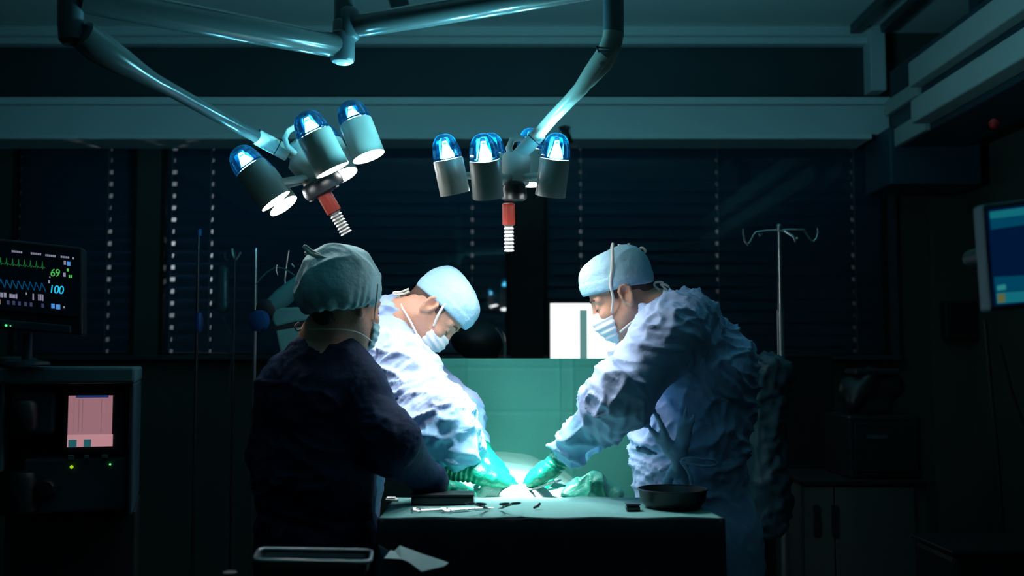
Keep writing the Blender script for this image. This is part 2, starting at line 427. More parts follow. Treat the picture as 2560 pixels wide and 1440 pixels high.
blind(400, 1270, [(428, .0125), (525, .0042), (1180, .008)], 'dark slatted blind behind the two tallest caps, left of the black post', 1.24)
blind(1364, 2218, [(1453, .0085), (1796, .0085), (2137, .008)], 'dark slatted blind behind the pole with hooks, right of the black post', 1.24)

for (px, py, e) in ((300, 560, 4.2), (440, 640, 4.6), (1180, 560, .8), (1500, 560, .8), (1850, 560, .5), (2150, 560, .4)):      # point lights added behind the blinds so the slat holes glow
    ld = bpy.data.lights.new('added_outside_light', 'POINT'); ld.energy = e; ld.color = (.85, .92, 1); ld.shadow_soft_size = .05
    lo = bpy.data.objects.new('added_outside_light', ld); COL.objects.link(lo); lo.location = (xw(px), YW+.55, zw(py))
# ------------------------------------------------------------------ service rail under the ceiling, right
rx = 2.05
r = root('ceiling_service_rail', (rx+.1, 4.0, 2.5), 'long pale equipment rail running under the ceiling towards the back wall', 'ceiling rail')
obj('body', G().box((rx+.05, 1.0, 2.50), (rx+.40, YW-.28, 2.95)), 'rail_dark', r, smooth=False, bevel=.01)
obj('upper_strip', G().box((rx-.02, 1.0, 2.74), (rx+.05, 5.45, 2.87)), 'rail', r, smooth=False, bevel=.008, label='pale upper strip')
obj('lower_strip', G().box((rx-.05, 1.0, 2.53), (rx+.05, 5.35, 2.65)), 'rail', r, smooth=False, bevel=.008, label='pale lower strip')
obj('end_strip', G().box((rx+.02, 5.45, 2.70), (rx+.05, YW-.28, 2.78)).box((rx+.02, 5.35, 2.50), (rx+.05, YW-.28, 2.60)), 'rail', r, smooth=False, bevel=.005)
for y in (2.0, 5.0): obj('rail_hanger', G().box((rx+.15, y, 2.95), (rx+.25, y+.1, CZ)), 'rail_dark', r, smooth=False)
obj('warning_lens', G().lathe([(.02, 0), (.02, .02), (.008, .03)], P(2490, 305, 4.3), (-1, 0, -1), 16), 'red_plastic', r, label='dim red lens')
struct('trim_6', G().box((xw(2170), YW-.42, zw(490)), (xw(2385), YW-.001, zw(355))), 'machine_blue', smooth=False, bevel=.01)
struct('trim_7', G().box((1.93, 2.2, CZ-.05), (1.99, YW-.15, CZ)).box((2.10, 2.2, CZ-.05), (2.16, YW-.15, CZ)), 'recess', smooth=False)
# grooves in the near ceiling
struct('trim_8', G().box((P(985, 0, 5.4).x-.05, 4.6, CZ-.012), (P(985, 0, 5.4).x+.05, YW-.12, CZ)), 'recess', smooth=False)
# small dark hook under the beam
g = G().tube([P(1398, 322, 5.9), P(1412, 318, 5.9), P(1424, 322, 5.9)], .012, 8).tube([P(1412, 318, 5.9), P(1420, 335, 5.9), P(1428, 356, 5.93)], .011, 8)
g.box(tuple(P(1404, 332, 5.90)-Vector((.0, 0, .01))), tuple(P(1420, 320, 5.945)+Vector((0, .02, 0))))
tag(obj('wall_hook', g, 'black_plastic'), 'small black hook fixed under the back beam above the right lamp', 'hook')

# ================================================================== SURGICAL LAMPS
def barrel(par, bot, aim, L, rad, dome_h, dim=1.0, spot=1.0, core=1.0):
    bot = Vector(bot); d = (Vector(aim)-bot).normalized(); up = -d
    b = obj('lamp_barrel', G().lathe([(rad*.93, .006), (rad, 0), (rad*1.01, .004), (rad, .012), (rad, L*.97), (rad*.97, L), (rad*.3, L)], bot, up, 40), 'lamp_paint', par)
    obj('light_disc', G().lathe([(rad*.90, 0), (rad*.90, .003)], bot+up*.004, up, 32), 'lit_disc', b, smooth=False, label='glowing white disc')
    prof = []
    for k in range(13):
        a = k/12*PI/2; prof.append((rad*.98*math.cos(a)**.75 if k < 12 else .001, dome_h*math.sin(a)))
    dm = obj('glass_dome', G().lathe(prof, bot+up*(L+.002), up, 14, cap=False), 'dome_blue', b, auto=8, label='clear blue glass dome')
    dm.modifiers.new('t', 'SOLIDIFY').thickness = .002
    # the glowing lamp inside: a bell shaped bulb and its two little rods
    g = G().lathe([(rad*.52, 0), (rad*.46, dome_h*.18), (rad*.30, dome_h*.40), (rad*.20, dome_h*.52), (.001, dome_h*.56)], bot+up*(L+.004), up, 18)
    obj('bulb', g, 'bulb', b, label='glowing bulb under the dome')
    g = G(); u = up.orthogonal().normalized()
    for s_ in (-1, 1):
        g.tube([bot+up*(L+.002)+u*rad*.62*s_, bot+up*(L+dome_h*.72)+u*rad*.18*s_], .0022, 6)
    g.lathe([(.001, dome_h*.66), (rad*.2, dome_h*.7), (rad*.16, dome_h*.82), (.001, dome_h*.84)], bot+up*(L+.002), up, 10)
    obj('bulb_holder', g, 'steel', b)
    ld = bpy.data.lights.new('dome_light', 'SPOT'); ld.spot_size = math.radians(178); ld.spot_blend = .12; ld.energy = DOME_W*dim; ld.color = DOME_COL; ld.shadow_soft_size = .012
    lo = bpy.data.objects.new('dome_light', ld); COL.objects.link(lo); lo.parent = b; lo.location = bot+up*(L+dome_h*.62) - wloc(b); lo.rotation_mode = 'QUATERNION'; lo.rotation_quaternion = up.to_track_quat('-Z', 'Y')
    if spot:
        sd = bpy.data.lights.new('beam_light', 'SPOT'); sd.energy = SPOT_W*spot; sd.color = SPOT_COL; sd.spot_size = math.radians(118); sd.spot_blend = 1.0; sd.shadow_soft_size = rad*.8
        so = bpy.data.objects.new('beam_light', sd); COL.objects.link(so); so.parent = b; so.location = bot+d*.012 - wloc(b)
        so.rotation_mode = 'QUATERNION'; so.rotation_quaternion = d.to_track_quat('-Z', 'Y')
        sd = bpy.data.lights.new('core_light', 'SPOT'); sd.energy = CORE_W*core; sd.color = SPOT_COL; sd.spot_size = math.radians(36); sd.spot_blend = .9; sd.shadow_soft_size = rad*.8
        s2 = bpy.data.objects.new('core_light', sd); COL.objects.link(s2); s2.parent = b; s2.location = so.location
        s2.rotation_mode = 'QUATERNION'; s2.rotation_quaternion = so.rotation_quaternion
    return b
def ribbed(prof0, r, h0, h1, n, depth):
    out = []
    for k in range(n*4+1):
        t = k/(n*4); out.append((r*(1-depth*(0.5-0.5*math.cos(2*PI*k/4))), h0+(h1-h0)*t))
    return out

# central ceiling column
r = root('ceiling_lamp_column', P(860, 0, 3.0), 'dark vertical ceiling column where the two horizontal lamp arms meet', 'lamp column')
ct = P(858, 152, 3.0)
obj('post', G().tube([ct, (ct.x, 3.0, CZ)], .027, 24), 'arm_dark', r)
obj('sleeve', G().lathe([(.020, 0), (.030, .012), (.0305, .03), (.0305, .11), (.028, .115)], ct, (0, 0, 1), 28), 'arm_paint', r)
obj('end_cap', G().lathe([(.004, -.012), (.020, -.009), (.028, .0), (.029, .012)], ct, (0, 0, 1), 28), 'lamp_paint', r)
obj('ceiling_plate', G().lathe([(.16, 0), (.17, -.02), (.12, -.05), (.05, -.07)], (ct.x, 3.0, CZ), (0, 0, 1), 32), 'arm_paint', r)

# ---- left lamp
T1 = P(1245, 1235, 3.11)
lamp = root('surgical_lamp', P(812, 430, 3.16), 'tilted surgical lamp on the left arm, over the person in dark gown', 'surgical lamp', 'surgical lamps hanging from the ceiling')
e1 = P(176, 95, 2.5)
a0 = P(850, 116, 3.0); a1 = P(195, -6, 2.5)
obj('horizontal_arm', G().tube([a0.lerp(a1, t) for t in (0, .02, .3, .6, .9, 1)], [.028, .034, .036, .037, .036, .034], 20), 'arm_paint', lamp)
obj('arm_collar', G().lathe([(.030, -.045), (.034, -.038), (.034, .035), (.030, .04)], a0+Vector((.008, 0, 0)), (0, 0, 1), 24), 'arm_dark', lamp)
obj('elbow_post', G().tube([P(176, -90, 2.5), P(176, 60, 2.5), P(177, 100, 2.5), P(178, 112, 2.5)], [.029, .029, .0275, .018], 20), 'arm_dark', lamp, label='dark elbow post')
def yv(t): return 2.5+.63*t
def c1(px, py, t): return P(px, py, yv(t))
sp = [c1(205, 85, 0), c1(238, 112, .05), c1(300, 152, .15), c1(345, 180, .23), c1(385, 203, .3), c1(430, 226, .4), c1(530, 282, .65), c1(640, 341, .9)]
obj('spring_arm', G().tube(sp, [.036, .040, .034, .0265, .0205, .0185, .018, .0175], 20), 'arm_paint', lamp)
s0, s1 = P(640, 341, 3.10), P(722, 385, 3.14)
obj('yoke_tube', G().tube([s0.lerp(s1, t) for t in (0, .02, .98, 1)], [.019, .0235, .0235, .02], 24), 'lamp_paint', lamp)
obj('seal_ring', G().tube([s0.lerp(s1, t) for t in (0, .03)], .0245, 24), 'black_plastic', lamp)
obj('seal_ring', G().tube([s0.lerp(s1, t) for t in (.62, .645)], .0242, 24), 'black_plastic', lamp)
hub_t, hub_b = P(735, 372, 3.15), P(806, 462, 3.16)
obj('hub', G().tube([s1, s1.lerp(hub_t, .8), hub_t.lerp(hub_b, .25), hub_t.lerp(hub_b, .9), hub_b], [.022, .034, .048, .046, .03], 28), 'lamp_paint', lamp)
ax1 = (P(873, 592, 3.17)-P(808, 478, 3.14)).normalized()
obj('hub_cap', G().lathe([(.05, -.026), (.060, -.018), (.064, 0), (.060, .016), (.03, .022)], P(808, 466, 3.15), ax1, 36), 'black_plastic', lamp)
for k in range(3):
    g = G()
    an = k*2.1+.4; u = ax1.orthogonal().normalized(); q = ax1.cross(u)
    g.lathe([(.008, 0), (.008, .004), (.003, .006)], P(808, 466, 3.15)+ax1*.018+(u*math.cos(an)+q*math.sin(an))*.05, ax1, 12)
    obj('screw', g, 'steel', lamp)
h0 = P(806, 478, 3.13)
obj('grip', G().lathe([(.018, 0), (.024, .004)] + ribbed(0, .0225, .008, .068, 6, .0) + [(.019, .072)], h0, ax1, 12), 'red_grip', lamp, auto=20, label='red grip')
obj('sterile_handle', G().lathe([(.012, .070)] + ribbed(0, .0185, .072, .140, 7, .24) + [(.012, .142)], h0, ax1, 20), 'handle_metal', lamp, auto=60, label='ribbed silver handle')
hp = [P(738, 384, 3.11), P(718, 366, 3.09), P(712, 345, 3.09), P(722, 326, 3.09), P(742, 316, 3.09), P(762, 318, 3.09)]
obj('loop_handle', G().tube(hp, .0085, 12), 'lamp_paint', lamp)
def spokes(par, hub, pts, r0=.011):
    for p in pts: obj('spoke', G().tube([hub, (hub+p)/2, p], [r0*1.3, r0, r0*.9], 12), 'lamp_paint', par)
R1 = .0500
bs1 = [(P(922, 392, 3.19), .114, R1), (P(832, 426, 3.01), .114, R1), (P(856, 440, 3.29), .114, R1), (P(690, 503, 3.03), .118, R1*.95), (P(709, 515, 3.21), .118, R1*.95)]
for (b, L, rd) in bs1: barrel(lamp, b, T1, L, rd, .067, .22, .26, .05)
hubc = P(800, 440, 3.16)
spokes(lamp, hubc, [b+(b-T1).normalized()*.045+(hubc-b).normalized()*.045 for (b, L, rd) in bs1])

# ---- right lamp
T2 = P(1292, 1205, 3.22)
lamp = root('surgical_lamp', P(1285, 430, 3.05), 'upright surgical lamp hanging straight over the operating field', 'surgical lamp', 'surgical lamps hanging from the ceiling')
b0, b1 = P(888, 66, 3.0), P(1525, -38, 2.8)
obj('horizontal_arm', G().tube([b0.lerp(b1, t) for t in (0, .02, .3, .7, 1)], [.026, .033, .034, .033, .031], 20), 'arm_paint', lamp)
obj('arm_collar', G().lathe([(.028, -.038), (.0325, -.03), (.0325, .04), (.028, .05)], b0+Vector((-.02, 0, 0)), (0, 0, 1), 24), 'arm_dark', lamp)
obj('elbow_post', G().tube([P(1533, -90, 2.8), P(1534, 40, 2.8), P(1534, 84, 2.8)], [.0275, .0275, .027], 24), 'arm_dark', lamp, label='dark elbow post')
obj('elbow_shell', G().tube([P(1534, 82, 2.8), P(1530, 104, 2.8), P(1518, 128, 2.80), P(1498, 160, 2.81)], [.0275, .0275, .026, .021], 24), 'arm_lit', lamp)
g = G(); q0 = P(1508, 120, 2.766)
g.box((-.017, -.001, -.0025), (.017, .001, .0025), 0, Matrix.Rotation(.1, 3, 'Y'), q0).box((-.0165, -.001, -.008), (-.0125, .001, .010), 0, Matrix.Rotation(-.35, 3, 'Y'), q0)
g.box((-.011, -.001, -.0012), (.013, .001, .0012), 0, Matrix.Rotation(.1, 3, 'Y'), q0+Vector((0, .0, -.009)))
obj('arm_marking', g, 'arm_dark', lamp, smooth=False, label='small dark printed mark')
def c2(px, py, t): return P(px, py, 2.8+.25*t)
obj('spring_arm', G().tube([c2(1512, 135, 0), c2(1480, 180, .1), c2(1452, 222, .2), c2(1425, 250, .3), c2(1380, 296, .6), c2(1338, 345, .9)], [.024, .0225, .020, .0175, .017, .0165], 20), 'arm_lit', lamp)
obj('arm_fairing', G().tube([c2(1540, 115, 0), c2(1516, 165, .05), c2(1478, 208, .15), c2(1445, 240, .25)], [.016, .014, .010, .004], 16), 'arm_lit', lamp)
s0, s1 = P(1338, 345, 3.03), P(1283, 405, 3.05)
obj('yoke_tube', G().tube([s0.lerp(s1, t) for t in (-.25, -.2, .95, 1)], [.0175, .0215, .0215, .017], 24), 'lamp_paint', lamp)
obj('seal_ring', G().tube([s0.lerp(s1, t) for t in (0.05, .075)], .0223, 24), 'black_plastic', lamp)
hubt, hubb = P(1292, 385, 3.06), P(1287, 470, 3.06)
obj('hub', G().tube([hubt, hubt.lerp(hubb, .1), hubt.lerp(hubb, .85), hubb], [.036, .041, .040, .024], 28), 'lamp_paint', lamp)
ax2 = (P(1272, 630, 3.08)-P(1270, 505, 3.05)).normalized()
obj('hub_cap', G().lathe([(.030, -.030), (.034, -.018), (.037, 0), (.037, .012), (.028, .018)], P(1285, 486, 3.04), ax2, 36), 'black_plastic', lamp)
h0 = P(1271, 508, 3.04)
obj('grip', G().lathe([(.014, 0), (.0190, .004)] + ribbed(0, .0185, .008, .060, 6, .0) + [(.015, .063)], h0, ax2, 12), 'red_grip', lamp, auto=20, label='red grip')
obj('sterile_handle', G().lathe([(.010, .060)] + ribbed(0, .0152, .062, .136, 7, .24) + [(.011, .138)], h0, ax2, 20), 'handle_metal', lamp, auto=60, label='ribbed silver handle')
obj('loop_handle', G().tube([P(1278, 395, 3.12), P(1272, 370, 3.12), P(1280, 350, 3.12), P(1300, 345, 3.12), P(1318, 356, 3.12)], .0095, 12), 'lamp_paint', lamp)
R2 = .0422
bs2 = [(P(1138, 484, 3.02), .098, R2), (P(1221, 494, 2.93), .104, R2*1.0), (P(1376, 490, 2.99), .104, R2*1.0), (P(1236, 474, 3.26), .104, R2), (P(1322, 462, 3.26), .104, R2)]
for (b, L, rd) in bs2: barrel(lamp, b, T2, L, rd, .070, 1.0)
hubc = P(1287, 445, 3.06)
spokes(lamp, hubc, [b+(b-T2).normalized()*.045+(hubc-b).normalized()*.03 for (b, L, rd) in bs2])

# ================================================================== PEOPLE
def frame(fwd, up):
    f = Vector(fwd).normalized(); u = Vector(up); u = (u-f*u.dot(f)).normalized(); l = u.cross(f)
    return Matrix((f, l, u)).transposed()
def loc2w(o, R):
    return lambda x, y, z: Vector(o) + R @ Vector((x, y, z))
def head_sdf(Fd, o, R, neck_to, neck_r=.058):
    W = loc2w(o, R); Rn = [[R[i][j] for j in range(3)] for i in range(3)]
    Fd.ell(W(-.008, 0, .045), (.098, .077, .092), Rn, .01)
    Fd.ell(W(.030, 0, -.025), (.062, .060, .080), Rn, .025)
    for s in (-1, 1):
        Fd.cap(W(.000, .052*s, -.045), W(.062, .018*s, -.092), .020, .020, .03)
        Fd.ell(W(.066, .036*s, -.028), (.022, .022, .020), Rn, .02)
        Fd.cap(W(.080, .012*s, .024), W(.070, .046*s, .020), .011, .010, .015)
        Fd.ell(W(.094, .032*s, .002), (.016, .016, .012), Rn, .008, 'sub')
        Fd.ell(W(.076, .031*s, .001), (.0135, .015, .0115), Rn, .004)
        # ear: rim, lobe, hollow
        ec = (-.006, .076*s, -.002)
        Fd.ell(W(ec[0]-.002, ec[1], ec[2]), (.019, .008, .031), Rn, .008)
        Fd.ell(W(ec[0]+.001, ec[1]+.010*s, ec[2]+.004), (.0105, .009, .018), Rn, .004, 'sub')
        pts = [(.012, -.004), (.012, .016), (.002, .029), (-.012, .027), (-.020, .012), (-.018, -.006), (-.010, -.022)]
        for a, b in zip(pts[:-1], pts[1:]):
            Fd.cap(W(ec[0]+a[0], ec[1]+.008*s, ec[2]+a[1]), W(ec[0]+b[0], ec[1]+.008*s, ec[2]+b[1]), .0048, .0048, .004)
        Fd.ell(W(ec[0]-.004, ec[1]+.003*s, ec[2]-.028), (.008, .006, .009), Rn, .006)
    Fd.cap(W(.086, 0, .012), W(.102, 0, -.028), .0085, .0115, .012)
    for s in (-1, 1): Fd.ell(W(.096, .010*s, -.032), (.010, .008, .008), Rn, .006)
    Fd.ell(W(.070, 0, -.098), (.020, .022, .018), Rn, .02)
    Fd.cap(W(.090, -.016, -.066), W(.090, .016, -.066), .010, .010, .01)
    Fd.cap(W(-.030, 0, -.030), neck_to, neck_r, neck_r*1.08, .03)

def build_cap(par, o, R, style, m):
    W = loc2w(o, R); c = Vector(o)
    Fd = Field(rng(c.x-.2, c.x+.2, .0045), rng(c.y-.2, c.y+.2, .0045), rng(c.z-.16, c.z+.26, .0045))
    Rn = [[R[i][j] for j in range(3)] for i in range(3)]
    if style == 'bouffant':
        Fd.ell(W(-.030, 0, .050), (.112, .096, .108), Rn, 0)
        Fd.ell(W(-.052, 0, .018), (.086, .086, .074), Rn, .04)
        k, z0 = .34, -.002
    else:
        Fd.ell(W(-.006, 0, .050), (.108, .088, .108), Rn, 0)
        k, z0 = (.28, .022) if style == 'scrub' else (.20, .020)
    n = R @ Vector((k, 0, -1))          # keeps points above the brim plane z > k*x + z0
    Fd.halfspace(W(0, 0, z0), n)
    V, Q = Fd.mesh(); V = relax(V, Q, 1); N = vnormals(V, Q)
    L = (V-np.array(c)) @ np.array(Rn)
    amp = .0075 if style == 'bouffant' else .0028
    q = L*np.array([14, 26, 18.]); q = q + 1.5*np.stack([vnoise(L*12, 3), vnoise(L*12, 4), vnoise(L*12, 5)], 1)
    rdg = 1-np.abs(2*vnoise(q, 11)-1)
    if style == 'bouffant':   # gathered towards the brim
        an = np.arctan2(L[:, 1], L[:, 0]+.03); hgt = L[:, 2]-(k*L[:, 0]+z0)
        rdg = rdg + .35*np.exp(-hgt/.03)*np.cos(an*19+9*vnoise(L*16, 6))
        rdg = rdg + 1.1*(1-np.abs(2*vnoise(L*np.array([9, 15, 11.])+L[:, [2, 0, 1]]*9, 17)-1))**3
        amp2 = amp
    V = V + N*(amp*(rdg-.55))[:, None]
    if style != 'bouffant':   # flattened crown with a soft edge
        z = L[:, 2]; z2 = np.where(z > .100, .100+.052*np.tanh((z-.100)/.052), z)
        V = V + (z2-z)[:, None]*np.array(Rn)[:, 2]
        ra = np.maximum(z-.03, 0)/.12; V = V + ((L[:, 0]+.006)*ra*.12)[:, None]*np.array(Rn)[:, 0]
    # a folded band along the brim
    h = L[:, 2]-(k*L[:, 0]+z0); 
    if style != 'bouffant':
        V = V + N*(.0022*((h > .001) & (h < .034)))[:, None]
    return obj('cap', (V, Q), m, par, auto=0)

def mask_part(par, o, R, straps_to, m='mask_white'):
    W = loc2w(o, R); c = Vector(o); Rn = [[R[i][j] for j in range(3)] for i in range(3)]
    Fd = Field(rng(c.x-.19, c.x+.19, .0042), rng(c.y-.19, c.y+.19, .0042), rng(c.z-.21, c.z+.15, .0042))
    Fd.ell(W(.046, 0, -.054), (.068, .062, .058), Rn, 0)
    Fd.cap(W(.086, 0, -.022), W(.098, 0, -.046), .022, .020, .025)
    Fd.ell(W(.070, 0, -.090), (.030, .038, .024), Rn, .025)
    Fd.halfspace(W(.044, 0, 0), R @ Vector((-1, 0, -.22)))
    Fd.halfspace(W(.10, 0, -.010), R @ Vector((-.35, 0, 1)))
    V, Q = Fd.mesh(); V = relax(V, Q, 1); N = vnormals(V, Q); L = (V-np.array(c)) @ np.array(Rn)
    V = V + N*(.0016*np.cos(L[:, 2]*2*PI/.019))[:, None]   # pleats
    return obj('mask', (V, Q), m, par, auto=0)

def fold_disp(V, N, limbs, amp, seed, mode):
    """crumple of stiff cloth: ridges stretched along / across the nearest limb"""
    best = np.full(len(V), 9.); S = np.zeros((len(V), 3)); 
    for i, (a, b, r1, r2, lo, ac) in enumerate(limbs):
        a = np.array(a); b = np.array(b); ab = b-a; L = np.linalg.norm(ab); u = ab/L
        t = np.clip((V-a) @ u, 0, L); d = np.linalg.norm(V-a-t[:, None]*u, axis=1) - (r1+(r2-r1)*t/L)
        h = np.array(Vector(u).orthogonal().normalized()); q = np.cross(u, h)
        s = np.stack([((V-a) @ u)*ac, ((V-a) @ h)*lo, ((V-a) @ q)*lo], 1) + i*17.3
        m_ = d < best; best[m_] = d[m_]; S[m_] = s[m_]
    wv = np.stack([vnoise(V*6, seed), vnoise(V*6, seed+1), vnoise(V*6, seed+2)], 1)
    S2 = S*1.25 + 3.0*(wv-.5)
    def rid(q, sd): return 1-np.abs(2*vnoise(q, sd)-1)
    r1 = rid(S2, seed+3); r2 = rid(S2*2.3+5, seed+4)
    Dg = V @ np.array([[10., 3, 0], [0, 11, 2], [20, -5, 8]]) + 2.6*(wv[:, ::-1]-.5)
    De = V @ np.array([[14., -9, 0], [0, 11, 2], [9, 15, -18]]) + 2.2*(wv[:, [1, 2, 0]]-.5)
    r3 = rid(Dg, seed+6); r4 = rid(De, seed+8)
    patch = np.clip(vnoise(V*4.5, seed+9)*2.2-.5, .15, 1.3)
    d = amp*(.5*(r1**3-.25) + patch*(.42*(r2**2.5-.3) + 1.0*(r3**5-.17) + .85*(r4**5-.17)))
    return V + N*d[:, None]

def gown_part(par, limbs, zr, bounds, m, amp, seed, cuts=(), extra=None, h=.0066, name='gown', sleeve=None, squash=None):
    (x0, x1), (y0, y1) = bounds
    Fd = Field(rng(x0, x1, h), rng(y0, y1, h), nonuni(zr[0], .93, zr[1], .02, h))
    for L in limbs: Fd.cap(L[0], L[1], L[2], L[3], .045, squash=L[6] if len(L) > 6 else None)
    if extra: extra(Fd)
    V, Q = Fd.mesh(); V = relax(V, Q, 2); N = vnormals(V, Q)
    V = fold_disp(V, N, [l[:6] for l in limbs], amp, seed, 0)
    mi = None; ms = [m]
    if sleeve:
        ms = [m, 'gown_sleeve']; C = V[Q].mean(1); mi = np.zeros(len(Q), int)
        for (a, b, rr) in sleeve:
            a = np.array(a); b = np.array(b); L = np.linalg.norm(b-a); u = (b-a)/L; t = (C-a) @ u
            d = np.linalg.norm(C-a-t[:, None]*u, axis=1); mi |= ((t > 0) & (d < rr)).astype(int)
    return obj(name, (V, Q, mi) if mi is not None else (V, Q), ms, par, auto=0)

def hand_part(par, wrist, dirv, dorsal, thumb, curls, fore=None, spread=.0, sc_=1.0, name='glove', m='glove', thumb_dir=None, seed=3):
    wrist = Vector(wrist); x = Vector(dirv).normalized(); z = Vector(dorsal); z = (z-x*z.dot(x)).normalized(); y = z.cross(x)*thumb
    W = lambda a, b, c: wrist + (x*a + y*b + z*c)*sc_
    segs = []
    kn = [(.088, .032), (.094, .011), (.090, -.011), (.080, -.031)]; ln = [.072, .080, .074, .058]; fr = [.0098, .0100, .0094, .0084]
    for (kx, ky) in kn:
        segs.append((W(.004, ky*.55, 0), W(kx*.5, ky*.85, .002), .019, .0175)); segs.append((W(kx*.5, ky*.85, .002), W(kx, ky, 0), .0175, .0135))
    fing = []
    for i, ((kx, ky), L, r) in enumerate(zip(kn, ln, fr)):
        p = W(kx, ky, 0); a = 0; sp = (ky/.03)*spread; cu = curls[i]
        for j, fl in enumerate((.45, .30, .25)):
            a += cu[j]
            dv = (x*math.cos(a)*math.cos(sp) + y*math.sin(sp)*math.cos(a) - z*math.sin(a))
            q = p + dv*L*fl*sc_
            fing.append((p, q, r*(1-.06*j), r*(.94-.08*j))); p = q
    t0, t1, t2, t3 = W(.018, .022, -.006), W(.050, .050, -.018), W(.080, .062, -.030), W(.102, .064, -.040)
    if thumb_dir is not None:
        td = thumb_dir; t1 = W(.046, .046+.0*td, -.020); t2 = W(.075, .040, -.038); t3 = W(.098, .028, -.050)
    fing += [(t0, t1, .0165, .0135), (t1, t2, .0125, .0108), (t2, t3, .0108, .0088)]
    pts = [s[k] for s in segs+fing for k in (0, 1)]
    if fore is not None: fore = Vector(fore); pts += [fore]
    lo = [min(p[i] for p in pts)-.055 for i in range(3)]; hi = [max(p[i] for p in pts)+.055 for i in range(3)]
    h = .0030
    Fd = Field(rng(lo[0], hi[0], h), rng(lo[1], hi[1], h), rng(lo[2], hi[2], h))
    for s in segs: Fd.cap(s[0], s[1], s[2]*sc_, s[3]*sc_, .012)
    if fore is not None:
        Fd.cap(W(.006, 0, 0), fore, .028*sc_, .040*sc_, .02, squash=(z, 1.12))
    for s in fing: Fd.cap(s[0], s[1], s[2]*sc_, s[3]*sc_, .0045)
    V, Q = Fd.mesh(); V = relax(V, Q, 1); N = vnormals(V, Q)
    if fore is not None:
        u = np.array((fore-wrist).normalized()); t = (V-np.array(wrist)) @ u
        wgt = np.clip((t+.01)/.04, 0, 1)
        wr = np.cos(t*2*PI/.014 + 5*vnoise(V*30, seed))
        V = V + N*(.0024*wgt*wr*(.4+vnoise(V*22, seed+1)))[:, None]
        V = V + N*(.0010*(1-wgt)*(2*vnoise(V*70, seed+2)-1))[:, None]
    return obj(name, (V, Q), m, par, auto=0)

def ribbon(par, pts, r=.0035, name='tie', m='tie', flat=.45, label=None):
    pts = [Vector(p) for p in pts]; out = []
    for i in range(len(pts)-1):       # catmull-rom
        p0 = pts[max(i-1, 0)]; p1 = pts[i]; p2 = pts[i+1]; p3 = pts[min(i+2, len(pts)-1)]
        for k in range(6):
            t = k/6; out.append(.5*((2*p1)+(p2-p0)*t+(2*p0-5*p1+4*p2-p3)*t*t+(3*p1-p0-3*p2+p3)*t**3))
    out.append(pts[-1])
    return obj(name, G().tube(out, r, 8, flat=flat, up=(0, 1, 0)), m, par, auto=0, label=label)

def body_mesh(name, o, R, limbs, neck_to, bounds, ztop):
    (x0, x1), (y0, y1) = bounds; c = Vector(o)
    def ax(a, b, m):      # fine around the head, coarse elsewhere
        return np.concatenate([np.arange(a, m-.14, .014), np.arange(m-.14, m+.14, .0035), np.arange(m+.14, b+.014, .014)]) if True else None
    Fd = Field(ax(x0, x1, c.x), ax(y0, y1, c.y), np.concatenate([np.arange(.02, c.z-.16, .014), np.arange(c.z-.16, ztop, .0035)]))
    for L in limbs: Fd.cap(L[0], L[1], L[2], L[3], .04)
    head_sdf(Fd, o, R, neck_to)
    V, Q = Fd.mesh(); V = relax(V, Q, 1)
    return V, Q

def eyes(par, o, R, closed=True):
    W = loc2w(o, R)
    for s in (-1, 1):
        g = G().tube([W(.0885, .020*s, -.004), W(.0905, .031*s, -.0075), W(.0850, .042*s, -.004)], .0014, 6)
        obj('eyelash', g, 'skin_dark_lash', par)
        g = G().tube([W(.0935, .014*s, .024), W(.0915, .030*s, .030), W(.0815, .047*s, .024)], [.0030, .0038, .002], 8)
        obj('eyebrow', g, 'hair', par)

def hair_part(par, o, R, k=.28, z0=.022):
    W = loc2w(o, R); c = Vector(o); Rn = [[R[i][j] for j in range(3)] for i in range(3)]
    Fd = Field(rng(c.x-.15, c.x+.15, .004), rng(c.y-.15, c.y+.15, .004), rng(c.z-.15, c.z+.2, .004))
    Fd.ell(W(-.009, 0, .043), (.0995, .0785, .0925), Rn, 0)
    Fd.cap(W(-.045, 0, -.02), W(-.052, 0, -.045), .054, .044, .02)
    for s in (-1, 1): Fd.cap(W(.024, .068*s, .02), W(.024, .066*s, -.006), .010, .006, .008)
    Fd.halfspace(W(.032, 0, 0), R @ Vector((1, 0, 0)))
    Fd.halfspace(W(-.06, 0, -.062), R @ Vector((.75, 0, -1)))
    for s in (-1, 1): Fd.ell(W(0, .085*s, -.03), (.026, .024, .040), Rn, .006, 'sub')
    Fd.halfspace(W(0, 0, z0+.02), R @ Vector((-k, 0, 1)))
    V, Q = Fd.mesh(); V = relax(V, Q, 1)
    return obj('hair', (V, Q), 'hair', par, auto=0)

